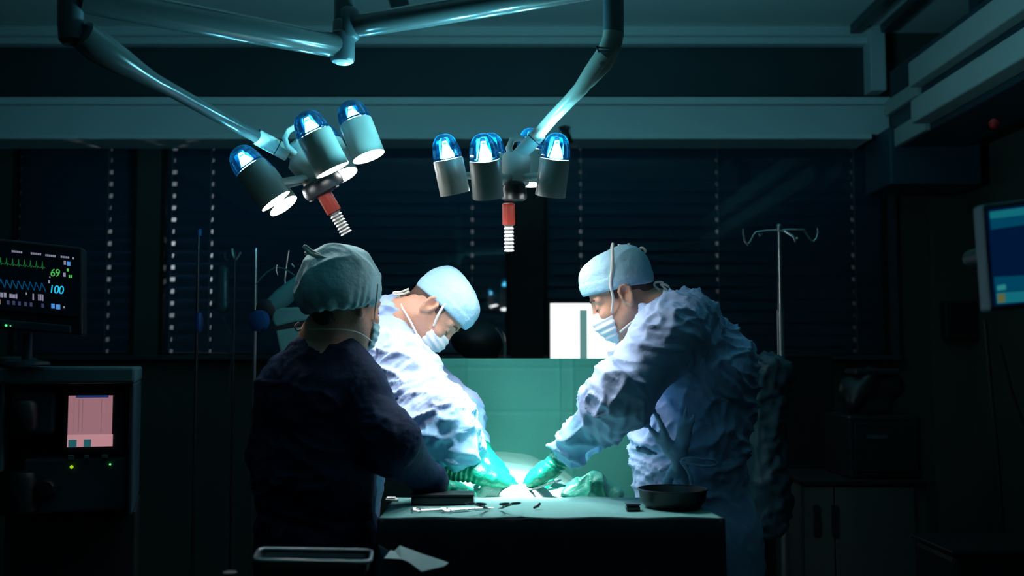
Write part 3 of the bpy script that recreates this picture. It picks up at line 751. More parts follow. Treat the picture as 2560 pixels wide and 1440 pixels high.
def legs_limbs(hx, hy, fx, fy, w_=.10):
    """two legs side by side around (hx,hy) with feet at (fx,fy)"""
    return [(Vector((hx+fx[0]*s, hy+fy[0]*s, .92)), Vector((hx+fx[0]*s*1.0, hy+fy[0]*s*1.0, .50)), .068, .052) for s in (-1, 1)] + \
           [(Vector((hx+fx[0]*s, hy+fy[0]*s, .50)), Vector((hx+fx[0]*s*1.0, hy+fy[0]*s*1.0, .09)), .050, .036) for s in (-1, 1)]
def lower(par, hx, hy, side, fwd):
    side = Vector((*side, 0)); fwd = Vector((*fwd, 0))
    for s in (-1, 1):
        a = Vector((hx, hy, 0)) + side*.085*s
        Fd = Field(rng(a.x-.2, a.x+.2, .01), rng(a.y-.2, a.y+.2, .01), rng(.05, .95, .012))
        Fd.cap(a+Vector((0, 0, .86)), a+Vector((0, 0, .50)), .078, .070, .03); Fd.cap(a+Vector((0, 0, .50)), a+Vector((0, 0, .12)), .070, .062, .03)
        V, Q = Fd.mesh(); V = fold_disp(relax(V, Q, 1), vnormals(V, Q), [(a+Vector((0, 0, .9)), a, .1, .07, 8, 14)], .006, 31, 0)
        obj('trouser_leg', (V, Q), 'trousers', par, auto=0)
        Fd = Field(rng(a.x-.24, a.x+.24, .006), rng(a.y-.24, a.y+.24, .006), rng(-.01, .13, .006))
        Fd.cap(a-fwd*.04+Vector((0, 0, .048)), a+fwd*.13+Vector((0, 0, .036)), .044, .042, .02); Fd.cap(a+Vector((0, 0, .06)), a+fwd*.06+Vector((0, 0, .055)), .044, .036, .02)
        Fd.halfspace((0, 0, .002), (0, 0, -1))
        V, Q = Fd.mesh(); obj('clog', (relax(V, Q, 1), Q), 'clog', par, auto=0)

# ---------------- surgeon on the right
YR = 3.22
th = math.radians(27)
oR = P(1557, 739, YR); fR = Vector((-math.cos(th), .10, -math.sin(th))); uR = Vector((-math.sin(th), 0, math.cos(th)))
RR = frame(fR, uR)
# near arm is this person's left arm (they face -x); far arm behind
shN = P(1672, 838, 3.08); elN = P(1545, 1000, 2.99); wrN = P(1418, 1128, 3.10)
shF = P(1640, 842, 3.46); elF = P(1530, 1010, 3.50); wrF = P(1446, 1120, 3.40)
neckR = P(1655, 790, YR)
chest = P(1718, 880, YR+.03); waist = P(1725, 1100, YR+.03); hip = P(1735, 1290, YR+.03)
X0, Y0 = hip.x+.02, YR+.03
limbs_b = [(neckR, chest, .075, .11), (chest, waist, .125, .115), (waist, Vector((hip.x, hip.y, .95)), .115, .115),
           (Vector(chest)+Vector((-.0, -.10, .0)), shN, .06, .05), (shN, elN, .050, .040), (elN, wrN, .038, .026),
           (Vector(chest)+Vector((-.0, .10, .0)), shF, .06, .05), (shF, elF, .050, .040), (elF, wrF, .038, .026)]
limbs_b += legs_limbs(X0, Y0, (0, 0), (.085, .085))
V, Q = body_mesh('person', oR, RR, limbs_b, neckR, ((.1, 1.0), (2.85, 3.75)), oR.z+.16)
pr = obj('person', (V, Q), 'skin', auto=0)
tag(pr, 'surgeon in pale blue gown standing right of the operating table, bent forward in profile', 'person', 'people at the operating table')
hair_part(pr, oR, RR); eyes(pr, oR, RR)
build_cap(pr, oR, RR, 'scrub', 'cap_blue'); mask_part(pr, oR, RR, None)
gl = [(P(1694, 815, YR), P(1745, 930, YR+.02), .085, .160, 7, 7), (P(1745, 930, YR+.02), P(1722, 1090, YR+.02), .170, .165, 8, 5), (P(1722, 1090, YR+.02), P(1722, 1180, YR+.02), .160, .150, 12, 5),
      (P(1722, 1180, YR+.02), (hip.x+.01, YR+.02, .82), .155, .175, 10, 4), ((hip.x+.01, YR+.02, .82), (hip.x+.02, YR+.02, .38), .175, .20, 8, 3),
      (P(1715, 812, 3.14), shN, .092, .088, 8, 8), (shN, elN, .093, .083, 5, 15), (elN, P(1425, 1118, 3.09), .081, .043, 6, 12),
      (P(1712, 800, 3.34), shF, .088, .085, 8, 8), (shF, elF, .088, .078, 5, 13), (elF, P(1452, 1112, 3.41), .075, .042, 6, 12)]
def ex_r(Fd):
    Fd.cap(P(1618, 866, YR), P(1690, 785, YR), .052, .060, .03)                       # collar
    for (a, b, r0) in (((1690, 1150, 2.99), (1600, 1040, 3.0), .012), ((1690, 1150, 2.99), (1640, 1030, 2.98), .012), ((1692, 1150, 2.99), (1718, 1010, 2.98), .014),
                       ((1690, 1152, 2.99), (1590, 1120, 3.02), .012), ((1694, 1156, 2.99), (1650, 1240, 3.02), .012), ((1698, 1156, 2.99), (1724, 1240, 3.0), .014), ((1700, 1150, 2.98), (1735, 1040, 2.98), .012)):
        Fd.cap(P(*a), P(*b), r0*.95, r0*.35, .022)
    Fd.cap(P(1612, 1058, 2.96), P(1680, 960, 2.97), .012, .016, .01, 'sub')            # under the arm
    for y in (1148,): Fd.cap(P(1560, y, 3.05), P(1700, y+2, 2.985), .010, .012, .02, 'sub')
    Fd.cap(P(1540, 1158, 3.20), P(1560, 1152, 3.06), .012, .012, .02, 'sub')
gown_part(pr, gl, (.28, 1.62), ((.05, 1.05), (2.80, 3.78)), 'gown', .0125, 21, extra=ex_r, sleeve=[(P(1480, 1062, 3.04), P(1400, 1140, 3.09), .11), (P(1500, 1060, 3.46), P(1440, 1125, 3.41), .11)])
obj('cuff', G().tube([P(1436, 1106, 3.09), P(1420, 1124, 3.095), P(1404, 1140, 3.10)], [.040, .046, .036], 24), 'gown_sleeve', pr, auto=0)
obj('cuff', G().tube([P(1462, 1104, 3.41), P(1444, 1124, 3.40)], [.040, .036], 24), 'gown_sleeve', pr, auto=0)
c3 = [(.35, .45, .3), (.45, .5, .35), (.55, .6, .4), (.6, .65, .4)]
hand_part(pr, P(1386, 1166, 3.11), P(1310, 1206, 3.16)-P(1386, 1166, 3.11), (-.15, -.45, 1), -1, c3, fore=P(1414, 1128, 3.10), seed=5, thumb_dir=1)
hand_part(pr, P(1392, 1158, 3.36), P(1330, 1196, 3.32)-P(1392, 1158, 3.36), (-.1, .2, 1), 1, c3, fore=P(1436, 1124, 3.40), seed=8)
W = loc2w(oR, RR)
ribbon(pr, [W(.052, .064, -.030), W(.030, .080, .005), W(.018, .091, .045), W(-.010, .090, .090), W(-.035, .060, .135), W(-.045, .02, .152)], .0040, 'mask_strap')
ribbon(pr, [W(.052, -.064, -.030), W(.030, -.080, .005), W(.010, -.094, .05), W(-.030, -.064, .135), W(-.045, -.01, .152)], .0040, 'mask_strap')
ribbon(pr, [W(.058, .055, -.092), W(.0, .070, -.080), W(-.05, .066, -.085), W(-.095, .03, -.085)], .0032, 'mask_strap')
ribbon(pr, [P(1592, 636, YR), P(1570, 626, YR), P(1550, 614, YR-.01), P(1548, 612, YR-.01)], .0048, 'cap_tie')
ribbon(pr, [P(1582, 632, YR), P(1574, 618, YR+.02), P(1572, 608, YR+.02)], .0044, 'cap_tie')
ribbon(pr, [P(1588, 634, YR), P(1604, 620, YR), P(1614, 628, YR), P(1606, 634, YR), P(1590, 634, YR)], .0042, 'cap_tie')
ribbon(pr, [P(1630, 738, YR-.04), P(1648, 728, YR-.04), P(1636, 714, YR-.04), P(1640, 706, YR-.04), P(1656, 706, YR-.04), P(1656, 714, YR-.04), P(1668, 726, YR-.04)], .0036, 'mask_tie')
ribbon(pr, [P(1650, 712, YR-.04), P(1664, 712, YR-.04), P(1672, 718, YR-.04)], .0036, 'mask_tie')
ribbon(pr, [P(1700, 1150, 2.965), P(1722, 1145, 2.95), P(1760, 1149, 2.95), P(1786, 1152, 2.96), P(1788, 1162, 2.96), P(1762, 1166, 2.95), P(1730, 1160, 2.95), P(1702, 1154, 2.96)], .0034, 'gown_tie', 'gown')
ribbon(pr, [P(1702, 1152, 2.96), P(1722, 1180, 2.95), P(1729, 1210, 2.95), P(1726, 1250, 2.95)], .0050, 'gown_tie', 'gown')
lower(pr, X0, Y0, (0, 1), (-1, 0))

# ---------------- surgeon on the left (bent over, facing right)
YL = 3.46
th = math.radians(57)
oL = P(1086, 777, YL); fL = Vector((math.cos(th), -.10, -math.sin(th))); uL = Vector((math.sin(th), .05, math.cos(th)))
RL = frame(fL, uL)
shN = P(1000, 925, YL-.17); elN = P(1092, 1062, YL-.30); wrN = P(1120, 1166, 3.12)
shF = P(1025, 925, YL+.20); elF = P(1140, 1040, YL+.12); wrF = P(1192, 1118, YL-.02)
neckL = P(985, 806, YL); chest = P(925, 905, YL); waist = P(835, 1080, YL); hip = P(800, 1220, YL)
limbs_b = [(neckL, chest, .075, .115), (chest, waist, .125, .12), (waist, Vector((hip.x, YL, .95)), .12, .125),
           (Vector(chest)+Vector((.03, -.09, .02)), shN, .07, .055), (shN, elN, .050, .042), (elN, wrN, .040, .028),
           (Vector(chest)+Vector((.03, .09, .02)), shF, .07, .055), (shF, elF, .050, .042), (elF, wrF, .040, .028)]
limbs_b += legs_limbs(hip.x-.03, YL, (0, 0), (.085, .085))
V, Q = body_mesh('person', oL, RL, limbs_b, neckL, ((-.95, .12), (3.0, 3.95)), oL.z+.19)
pl = obj('person', (V, Q), 'skin', auto=0)
tag(pl, 'surgeon in pale blue gown and white-lit cap bent deeply over the table, face down', 'person', 'people at the operating table')
hair_part(pl, oL, RL); eyes(pl, oL, RL)
build_cap(pl, oL, RL, 'scrub', 'cap_blue'); mask_part(pl, oL, RL, None)
gl = [(P(965, 850, YL), P(922, 930, YL), .09, .160, 7, 7), (P(925, 925, YL), P(850, 1080, YL), .175, .165, 8, 6), (P(850, 1080, YL), (hip.x, YL, .82), .165, .175, 8, 5), ((hip.x, YL, .82), (hip.x-.02, YL, .38), .175, .2, 8, 3),
      (P(955, 885, YL-.08), shN, .10, .100, 7, 8), (shN, elN, .102, .105, 6, 14), (elN, P(1130, 1120, 3.13), .105, .072, 6, 12), (elN+Vector((.03, .06, .0)), P(1172, 1126, 3.24), .085, .050, 8, 12),
      (P(970, 885, YL+.1), shF, .09, .09, 7, 8), (shF, elF, .095, .085, 6, 13), (elF, P(1186, 1108, YL), .082, .046, 6, 12)]
def ex_l(Fd):
    Fd.cap(P(965, 795, YL), P(975, 845, YL), .074, .085, .03)
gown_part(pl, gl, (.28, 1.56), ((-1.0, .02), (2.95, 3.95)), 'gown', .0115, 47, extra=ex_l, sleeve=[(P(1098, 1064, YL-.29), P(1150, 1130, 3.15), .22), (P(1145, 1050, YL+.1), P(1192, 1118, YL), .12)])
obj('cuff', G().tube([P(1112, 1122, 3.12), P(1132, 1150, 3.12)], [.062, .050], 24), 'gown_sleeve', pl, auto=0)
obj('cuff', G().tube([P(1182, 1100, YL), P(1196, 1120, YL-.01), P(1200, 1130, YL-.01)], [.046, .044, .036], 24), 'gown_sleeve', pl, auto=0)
hand_part(pl, P(1196, 1184, 3.13), P(1270, 1200, 3.16)-P(1196, 1184, 3.13), (.1, -.4, 1), 1, [(.4, .45, .3), (.5, .5, .3), (.55, .6, .4), (.6, .6, .4)], fore=P(1118, 1168, 3.12), seed=12)
hand_part(pl, P(1214, 1146, YL-.07), P(1262, 1196, YL-.16)-P(1214, 1146, YL-.07), (.55, -.3, .8), -1, [(.3, .4, .3), (.35, .45, .3), (.45, .5, .4), (.5, .6, .4)], fore=P(1194, 1114, YL-.01), seed=15)
W = loc2w(oL, RL)
ribbon(pl, [W(.052, -.064, -.030), W(.032, -.080, .002), W(.014, -.088, .040)], .0040, 'mask_strap')
ribbon(pl, [W(.052, .064, -.030), W(.032, .080, .002), W(.014, .088, .040)], .0040, 'mask_strap')
ribbon(pl, [W(.056, -.058, -.088), W(.0, -.072, -.082), W(-.055, -.064, -.080), W(-.10, -.02, -.070)], .0034, 'mask_strap')
ribbon(pl, [P(1022, 722, YL-.03), P(1002, 730, YL-.03), P(985, 731, YL-.03), P(986, 736, YL-.03), P(1008, 735, YL-.03), P(1024, 728, YL-.03)], .0034, 'cap_tie')
lower(pl, hip.x-.03, YL, (0, 1), (1, 0))

# ---------------- person in the dark gown, seen from behind
YN = 2.93
oN = P(864, 764, YN); fN = Vector((.64, .75, -.20)); uN = Vector((.10, .18, 1))
RN = frame(fN, uN)
shR = P(890, 965, YN-.02); elR = P(975, 1110, YN-.10); wrR = P(1080, 1212, YN+.03)
shL = P(718, 975, YN-.02); elL = P(690, 1130, YN+.04); wrL = P(760, 1180, YN+.28)
neckN = P(815, 850, YN-.01); chest = P(808, 960, YN); waist = P(800, 1140, YN); hip = P(800, 1260, YN)
limbs_b = [(neckN, chest, .07, .11), (chest, waist, .115, .10), (waist, Vector((hip.x, YN, .92)), .10, .110),
           (Vector(chest)+Vector((.07, 0, .02)), shR, .06, .05), (shR, elR, .045, .038), (elR, wrR, .036, .025),
           (Vector(chest)+Vector((-.07, 0, .02)), shL, .06, .05), (shL, elL, .045, .038), (elL, wrL, .036, .025)]
limbs_b += legs_limbs(hip.x, YN, (.075, .075), (0, 0))
V, Q = body_mesh('person', oN, RN, limbs_b, neckN, ((-.95, .1), (2.55, 3.3)), oN.z+.18)
pn = obj('person', (V, Q), 'skin', auto=0)
tag(pn, 'person in dark gown and puffy teal cap, seen from behind beside the instrument table', 'person', 'people at the operating table')
build_cap(pn, oN, RN, 'bouffant', 'cap_teal'); mask_part(pn, oN, RN, None, 'cap_teal'); eyes(pn, oN, RN)
g_hair = hair_part(pn, oN, RN, .34, -.002)
gl = [(P(815, 905, YN), P(808, 990, YN), .075, .130, 7, 7), (P(765, 985, YN), P(840, 985, YN), .110, .110, 8, 7), (P(808, 990, YN), P(790, 1180, YN), .135, .150, 8, 5), (P(790, 1180, YN), (hip.x, YN, .82), .150, .155, 8, 4), ((hip.x, YN, .82), (hip.x, YN, .36), .155, .17, 8, 3),
      (P(850, 935, YN), shR, .070, .066, 7, 8), (shR, elR, .068, .074, 6, 10), (elR, P(1066, 1200, YN+.02), .074, .048, 6, 10),
      (P(765, 940, YN), shL, .070, .066, 7, 8), (shL, elL, .068, .070, 6, 10), (elL, P(745, 1185, YN+.22), .068, .05, 6, 10)]
def ex_n(Fd): Fd.cap(P(780, 894, YN-.02), P(850, 896, YN-.02), .060, .060, .04)
gown_part(pn, gl, (.28, 1.48), ((-.95, .12), (2.5, 3.35)), 'navy_gown', .009, 71, extra=ex_n)
obj('cuff', G().tube([P(1058, 1190, YN+.02), P(1082, 1208, YN+.03), P(1102, 1222, YN+.04)], [.050, .052, .036], 24), 'navy_gown', pn, auto=0)
hand_part(pn, P(1094, 1222, YN+.06), (.75, .66, -.02), (.05, -.1, 1), 1, [(.3, .4, .3)]*4, fore=P(1080, 1212, YN+.03), seed=19, sc_=.88)
hand_part(pn, P(778, 1186, YN+.30), (.9, .4, -.1), (0, 0, 1), -1, [(.3, .4, .3)]*4, fore=P(745, 1176, YN+.26), seed=23, sc_=.88)
ribbon(pn, [P(800, 638, YN-.08), P(780, 628, YN-.08), P(764, 616, YN-.08), P(762, 620, YN-.08), P(778, 636, YN-.085), P(796, 642, YN-.085)], .0044, 'cap_tie')
ribbon(pn, [P(816, 646, YN-.10), P(796, 640, YN-.09), P(776, 634, YN-.08), P(760, 634, YN-.08)], .0044, 'cap_tie')
W = loc2w(oN, RN)
ribbon(pn, [W(.055, -.062, -.030), W(.036, -.080, -.012), W(.024, -.094, .020), W(.012, -.104, .055)], .0022, 'mask_strap')
ribbon(pn, [W(.060, -.055, -.088), W(.0, -.070, -.080), W(-.05, -.064, -.082), W(-.095, -.01, -.088), W(-.08, .04, -.085), W(0, .07, -.08), W(.06, .055, -.088)], .0018, 'mask_strap')
kx = [P(748, 806, YN-.04), P(738, 816, YN-.04), P(744, 826, YN-.04), P(764, 818, YN-.04), P(774, 806, YN-.04)]
ribbon(pn, kx, .0030, 'mask_tie'); ribbon(pn, [P(758, 816, YN-.04), P(754, 836, YN-.05), P(748, 862, YN-.06)], .0028, 'mask_tie'); ribbon(pn, [P(758, 816, YN-.04), P(768, 838, YN-.05), P(752, 862, YN-.06)], .0028, 'mask_tie')
lower(pn, hip.x, YN, (1, 0), (0, 1))

# ================================================================== OPERATING TABLE, DRAPES
tx = .055
r = root('operating_table', (tx, 3.9, 0), 'draped operating table between the two surgeons in pale blue', 'operating table')
obj('table_top', G().box((tx-.22, 3.02, .80), (tx+.22, 4.6, .86)), 'black_plastic', r, smooth=False, bevel=.01)
obj('mattress', G().box((tx-.21, 3.03, .86), (tx+.21, 4.58, .895)), 'dark_cloth', r, smooth=False, bevel=.015)
obj('column', G().box((tx-.14, 3.55, .10), (tx+.14, 4.0, .80)), 'brushed', r, smooth=False, bevel=.02)
obj('base', G().box((tx-.25, 3.3, 0), (tx+.25, 4.3, .10)), 'brushed', r, smooth=False, bevel=.02)
def drape(u, v):
    y = 3.06 + 1.10*v; s = (u-.5)*2; X = tx + s*.285
    body = max(0, 1-((X-tx+.015)/.225)**2)
    zc = .915 + .085*body**.6*(.45+.55*min(1, max(0, (y-3.2)/.35)))
    if abs(s) > .84: zc -= (abs(s)-.84)*1.9
    tilt = -(X-tx)*.22
    zc += tilt*min(1, max(0, (y-3.25)/.3))
    n = float(vnoise(np.array([[X*16+3, y*9, 1.3]]), 5)[0])
    return (X, y, zc + .014*(n-.5)*body + .006*math.sin(X*60+y*20)*(1-body))
tag(obj('patient_drape', G().grid(drape, 90, 90), 'green_pale', solid=.003, auto=0), 'pale green surgical drape over the mound between the gloved hands', 'surgical drape')
# anaesthesia screen
r = root('drape_screen', P(1320, 1100, 3.95), 'upright green cloth screen hung across the table behind the operating field', 'drape screen')
sx0, sx1, szt, szb = P(1045, 0, 3.95).x, P(1640, 0, 3.95).x, P(1280, 896, 3.95).z, .80
obj('frame_bar', G().tube([(sx0, 3.97, .6), (sx0, 3.97, szt-.01), (sx1, 3.97, szt-.01), (sx1, 3.97, .6)], .008, 12), 'steel', r)
def scr(u, v):
    x = sx0+(sx1-sx0)*u; z = szt-(szt-szb)*v
    y = 3.955 - .004*math.sin(u*9+v*2)*v
    for cx in (1172, 1395, 1428): y -= .0035*math.exp(-((x-P(cx, 0, 3.95).x)/.006)**2)
    for cy in (1030, 920): y += .003*math.exp(-((z-P(1280, cy, 3.95).z)/.006)**2)
    return (x, y, z)
obj('green_sheet', G().grid(scr, 220, 110), 'green_cloth', r, solid=.002, auto=0)
# things on the field
def blob(fs, res, disp, seed, lo, hi):
    Fd = Field(rng(lo[0], hi[0], res), rng(lo[1], hi[1], res), rng(lo[2], hi[2], res))
    for f in fs: f(Fd)
    V, Q = Fd.mesh(); V = relax(V, Q, 1); N = vnormals(V, Q)
    q = V*24 + 2*np.stack([vnoise(V*16, seed), vnoise(V*16, seed+1), vnoise(V*16, seed+2)], 1)
    rd = 1-np.abs(2*vnoise(q, seed+3)-1)
    return V + N*(disp*(rd**2-.4))[:, None], Q
c0 = P(1305, 1226, 3.14)
V, Q = blob([lambda F_: F_.ell((c0.x, c0.y, c0.z-.012), (.075, .05, .030), None, 0), lambda F_: F_.ell((c0.x+.03, c0.y, c0.z-.02), (.06, .05, .022), None, .02)], .003, .003, 3, (c0.x-.12, c0.y-.09, c0.z-.06), (c0.x+.13, c0.y+.09, c0.z+.05))
tag(obj('overlit_drape_mound', (V, Q), 'gauze', auto=0), 'white mound for the overlit drape in the brightest light under the hands', 'gauze')  # drape burnt out by the lamps, its brightness put into white colour
c0 = P(1222, 1226, 3.12)
V, Q = blob([lambda F_: F_.cap((c0.x-.035, c0.y, c0.z-.012), (c0.x+.03, c0.y+.01, c0.z), .014, .012, .01), lambda F_: F_.cap((c0.x-.01, c0.y, c0.z+.01), (c0.x+.03, c0.y+.01, c0.z-.015), .012, .012, .01)], .003, .005, 9, (c0.x-.08, c0.y-.05, c0.z-.05), (c0.x+.08, c0.y+.06, c0.z+.05))
tag(obj('gauze_swab', (V, Q), 'gauze', auto=0), 'crumpled white swab at the left edge of the operating field', 'gauze')
# crumpled green towel right of the hands
a, b, c = P(1430, 1222, 3.22), P(1482, 1212, 3.22), P(1535, 1230, 3.24)
V, Q = blob([lambda F_: F_.cap(a, b, .022, .034, .02), lambda F_: F_.cap(b, c, .034, .020, .02), lambda F_: F_.cap(P(1418, 1232, 3.2), P(1540, 1240, 3.22), .018, .018, .02),
             lambda F_: F_.cap(P(1428, 1210, 3.17), P(1475, 1198, 3.17), .006, .008, .008, 'sub')], .003, .010, 14, (.10, 3.08, .86), (.38, 3.34, 1.06))
tag(obj('green_towel', (V, Q), 'green_dark', auto=0), 'crumpled dark green towel right of the gloved hands', 'towel')
# clamp with rings on the field
def ring_tool(p, ang, L, m='steel', spreadv=.012, zt=None, tilt=0.0, name='surgical_scissors'):
    """lying ringed instrument: two rings, shanks, jaws"""
    R = Matrix.Rotation(ang, 3, 'Z') @ Matrix.Rotation(tilt, 3, 'Y'); o = Vector(p)
    t = lambda x, y, z=0: o + R @ Vector((x, y, z))
    rt = root(name, p, '', 'surgical instrument')
    for s in (-1, 1):
        g = G(); rr = .0115
        pts = [t(-L*.5+rr*math.cos(k/16*2*PI), s*(spreadv+rr*.2)+rr*math.sin(k/16*2*PI), .003) for k in range(17)]
        g.tube(pts, .0022, 6, caps=False)
        g.tube([t(-L*.5+rr, s*spreadv, .003), t(-L*.1, s*.004, .003), t(L*.1, -s*.001, .003)], [.0024, .0026, .003], 6)
        obj('handle_half', g, m, rt)
        obj('blade', G().tube([t(L*.1, -s*.001, .003), t(L*.5, -s*.0035, .003)], [.0032, .0008], 6), m, rt)
    obj('pivot_screw', G().lathe([(.003, 0), (.003, .0035)], t(L*.1, 0, .003), (0, 0, 1), 10), m, rt)
    return rt
o = ring_tool(P(1345, 1222, 3.08), 2.5, .12, tilt=.35, name='haemostat_clamp'); o['label'] = 'steel clamp with finger rings held below the hand of the standing surgeon in profile'

# ================================================================== INSTRUMENT TABLE
zt_ = .966; yf, yb = 2.66, 3.04
xl, xr_ = P(948, 1290, 2.66).x, P(1800, 1290, 2.70).x
r = root('instrument_table', ((xl+xr_)/2, 2.85, 0), 'instrument table in front of the surgeons, covered by dark cloth', 'instrument table')
obj('table_top', G().box((xl+.02, yf+.02, zt_-.035), (xr_-.02, yb-.02, zt_-.008)), 'steel_dark', r, smooth=False, bevel=.004)
for (x, y) in ((xl+.05, yf+.05), (xr_-.05, yf+.05), (xl+.05, yb-.05), (xr_-.05, yb-.05)):
    obj('leg', G().tube([(x, y, .0), (x, y, zt_-.03)], .014, 14), 'steel', r)
def xback(u):  # the cloth narrows towards the back on the right
    return u
def top(u, v):
    x = xl + (xr_-xl)*u; y = yf + (yb-yf)*v
    if u > .93: x -= (u-.93)/.07*.045*v
    z = zt_ + .0012*math.sin(x*31+y*17) + .002*math.exp(-((x-P(1302, 0, 2.8).x)/.006)**2)
    if v > .86: z += .004*math.sin((v-.86)/.14*PI)
    return (x, y, z)
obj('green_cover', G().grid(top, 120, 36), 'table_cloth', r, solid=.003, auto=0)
def skirt(path, zt2, zb2):
    pts = []; 
    for i in range(len(path)-1):
        a = Vector(path[i]); b = Vector(path[i+1]); n = max(2, int((b-a).length/.012))
        pts += [a.lerp(b, k/n) for k in range(n)]
    pts.append(Vector(path[-1])); L = 0; ac = [0]
    for i in range(1, len(pts)): L += (pts[i]-pts[i-1]).length; ac.append(L)
    g = G(); n = len(pts); m_ = 14; V = []
    for i, p in enumerate(pts):
        t = (pts[min(i+1, n-1)]-pts[max(i-1, 0)]).normalized(); nn = Vector((t.y, -t.x, 0))
        for j in range(m_+1):
            v = j/m_; amp = .018*v*math.sin(ac[i]*38+2*math.sin(ac[i]*9))
            V.append(Vector((p.x, p.y, zt2-(zt2-zb2)*v)) + nn*(amp+.004+.01*v))
    g.add(V, [(i*(m_+1)+j, (i+1)*(m_+1)+j, (i+1)*(m_+1)+j+1, i*(m_+1)+j+1) for i in range(n-1) for j in range(m_)])
    return g
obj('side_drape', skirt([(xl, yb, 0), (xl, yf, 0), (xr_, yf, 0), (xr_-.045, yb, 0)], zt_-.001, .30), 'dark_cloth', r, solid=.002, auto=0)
# things on it
def onT(px, py):  # point of the table top under a pixel
    d = ray(px, py); return CAM + d*((zt_+.003-CAM.z)/d.z)
g = onT(1115, 1258)
r = root('instrument_case', g, 'long low black box beside the sleeve of the person in dark gown', 'instrument case')
obj('body', G().box((g.x-.09, g.y-.035, zt_+.002), (g.x+.075, g.y+.04, zt_+.024)), 'black_plastic', r, smooth=False, bevel=.004)
obj('lid', G().box((g.x-.092, g.y-.037, zt_+.0245), (g.x+.077, g.y+.042, zt_+.031)), 'black_plastic', r, smooth=False, bevel=.003)
tools = [((1206, 1282), 1.25, 'steel_dark', 'ringed scissors just right of the long black case'), ((1262, 1282), 1.85, 'steel_dark', 'dark ringed clamp on bare green cloth near the table middle'),
         ((1105, 1278), .12, 'steel', 'steel clamp lying across the left front edge of the table'), ((1175, 1276), .35, 'steel', 'shiny clamp in front of the long black case')]
for (p, a, m_, lb) in tools:
    q = onT(*p); o = ring_tool((q.x, q.y, zt_+(.016 if m_ == 'steel_dark' else .004)), a, .10 if m_ == 'steel_dark' else .13, m_, tilt=.26 if m_ == 'steel_dark' else 0); o['label'] = lb; o['group'] = 'ringed instruments on the instrument table'
q = onT(1345, 1272)
tag(obj('needle_holder_tip', G().tube([(q.x-.012, q.y, zt_+.005), (q.x, q.y, zt_+.010), (q.x+.006, q.y, zt_+.018)], [.003, .004, .003], 8), 'steel_dark'), 'tiny dark bent instrument alone on the middle of the green cover', 'surgical instrument')
q = onT(1582, 1276)
r = root('black_box', q, 'small black rounded box left of the dark basin', 'box')
obj('body', G().box((q.x-.018, q.y-.014, zt_+.002), (q.x+.018, q.y+.02, zt_+.016)), 'black_plastic', r, smooth=False, bevel=.005)
obj('lid', G().box((q.x-.0185, q.y-.0145, zt_+.0165), (q.x+.0185, q.y+.0205, zt_+.021)), 'black_plastic', r, smooth=False, bevel=.004)
bc = Vector((P(1682, 1265, 2.83).x, 2.83, zt_+.003))
r = root('basin', bc, 'dark round steel basin at the right end of the instrument table', 'basin')
obj('bowl', G().lathe([(.058, 0), (.072, .004), (.084, .020), (.0885, .046), (.0905, .0475), (.0865, .046), (.081, .020), (.068, .008), (.02, .006)], bc, (0, 0, 1), 48), 'black_plastic', r, auto=60)
obj('rim', G().tube([bc+Vector((.0895*math.cos(k/48*2*PI), .0895*math.sin(k/48*2*PI), .047)) for k in range(49)], .0022, 8, caps=False), 'black_plastic', r)
q = Vector((P(1622, 1240, 2.97).x, 2.97, zt_+.003))
r = root('small_bottle', q, 'tiny dark bottle standing behind the basin', 'bottle')
obj('glass_body', G().lathe([(.010, 0), (.011, .003), (.011, .022), (.005, .029), (.005, .033)], q, (0, 0, 1), 20), 'black_plastic', r)
obj('stopper', G().lathe([(.006, .033), (.0065, .035), (.0065, .041), (.005, .042)], q, (0, 0, 1), 16), 'rail', r)
q = onT(978, 1252)
tag(obj('folded_swab', G().box((q.x-.015, q.y-.012, zt_+.003), (q.x+.02, q.y+.012, zt_+.009)).box((q.x-.013, q.y-.010, zt_+.009), (q.x+.012, q.y+.010, zt_+.013)), 'gauze', smooth=False, bevel=.002), 'small folded white swab on the left end of the instrument table', 'swab')

# ================================================================== LOWER FRONT TRAY
zr_ = P(800, 1405, 1.92).z
def onz(px, py, z):
    d = ray(px, py); return CAM + d*((z-CAM.z)/d.z)
c4 = [onz(648, 1372, zr_), onz(930, 1376, zr_), onz(925, 1406, zr_), onz(632, 1400, zr_)]
r = root('instrument_tray_stand', (c4[0]+c4[2])/2 * 1, 'low steel tray with a shiny rounded rim at the bottom, beside the hanging paper', 'tray stand')
r.location.z = 0
pts = []
for i in range(4):
    a = c4[i]; b = c4[(i+1) % 4]; z_ = c4[i-1]
    for t in (0.0, .35, .7, 1.0):
        p = a + (z_-a).normalized()*.022*(1-t)**2 + (b-a).normalized()*.022*t**2; pts.append(p)
pts.append(pts[0])
obj('rim', G().tube(pts, .0032, 10, caps=False), 'steel', r, auto=60)
cc = sum(c4, Vector())/4
g = G(); V = [cc+(p-cc)*.99 for p in pts[:-1]] + [cc+(p-cc)*.92-Vector((0, 0, .028)) for p in pts[:-1]]; n = len(pts)-1
g.add(V, [(k, (k+1) % n, n+(k+1) % n, n+k) for k in range(n)] + [tuple(n+k for k in range(n))])
obj('pan', g, 'steel_dark', r, solid=.0015)
obj('pole', G().tube([(cc.x-.15, cc.y, .05), (cc.x-.15, cc.y, zr_-.03)], .013, 14), 'steel', r)
obj('base', G().tube([(cc.x-.35, cc.y-.1, .03), (cc.x-.15, cc.y, .05), (cc.x+.1, cc.y-.1, .03)], .016, 12).tube([(cc.x-.35, cc.y-.1, .016), (cc.x+.1, cc.y-.1, .016)], .016, 12), 'steel', r)
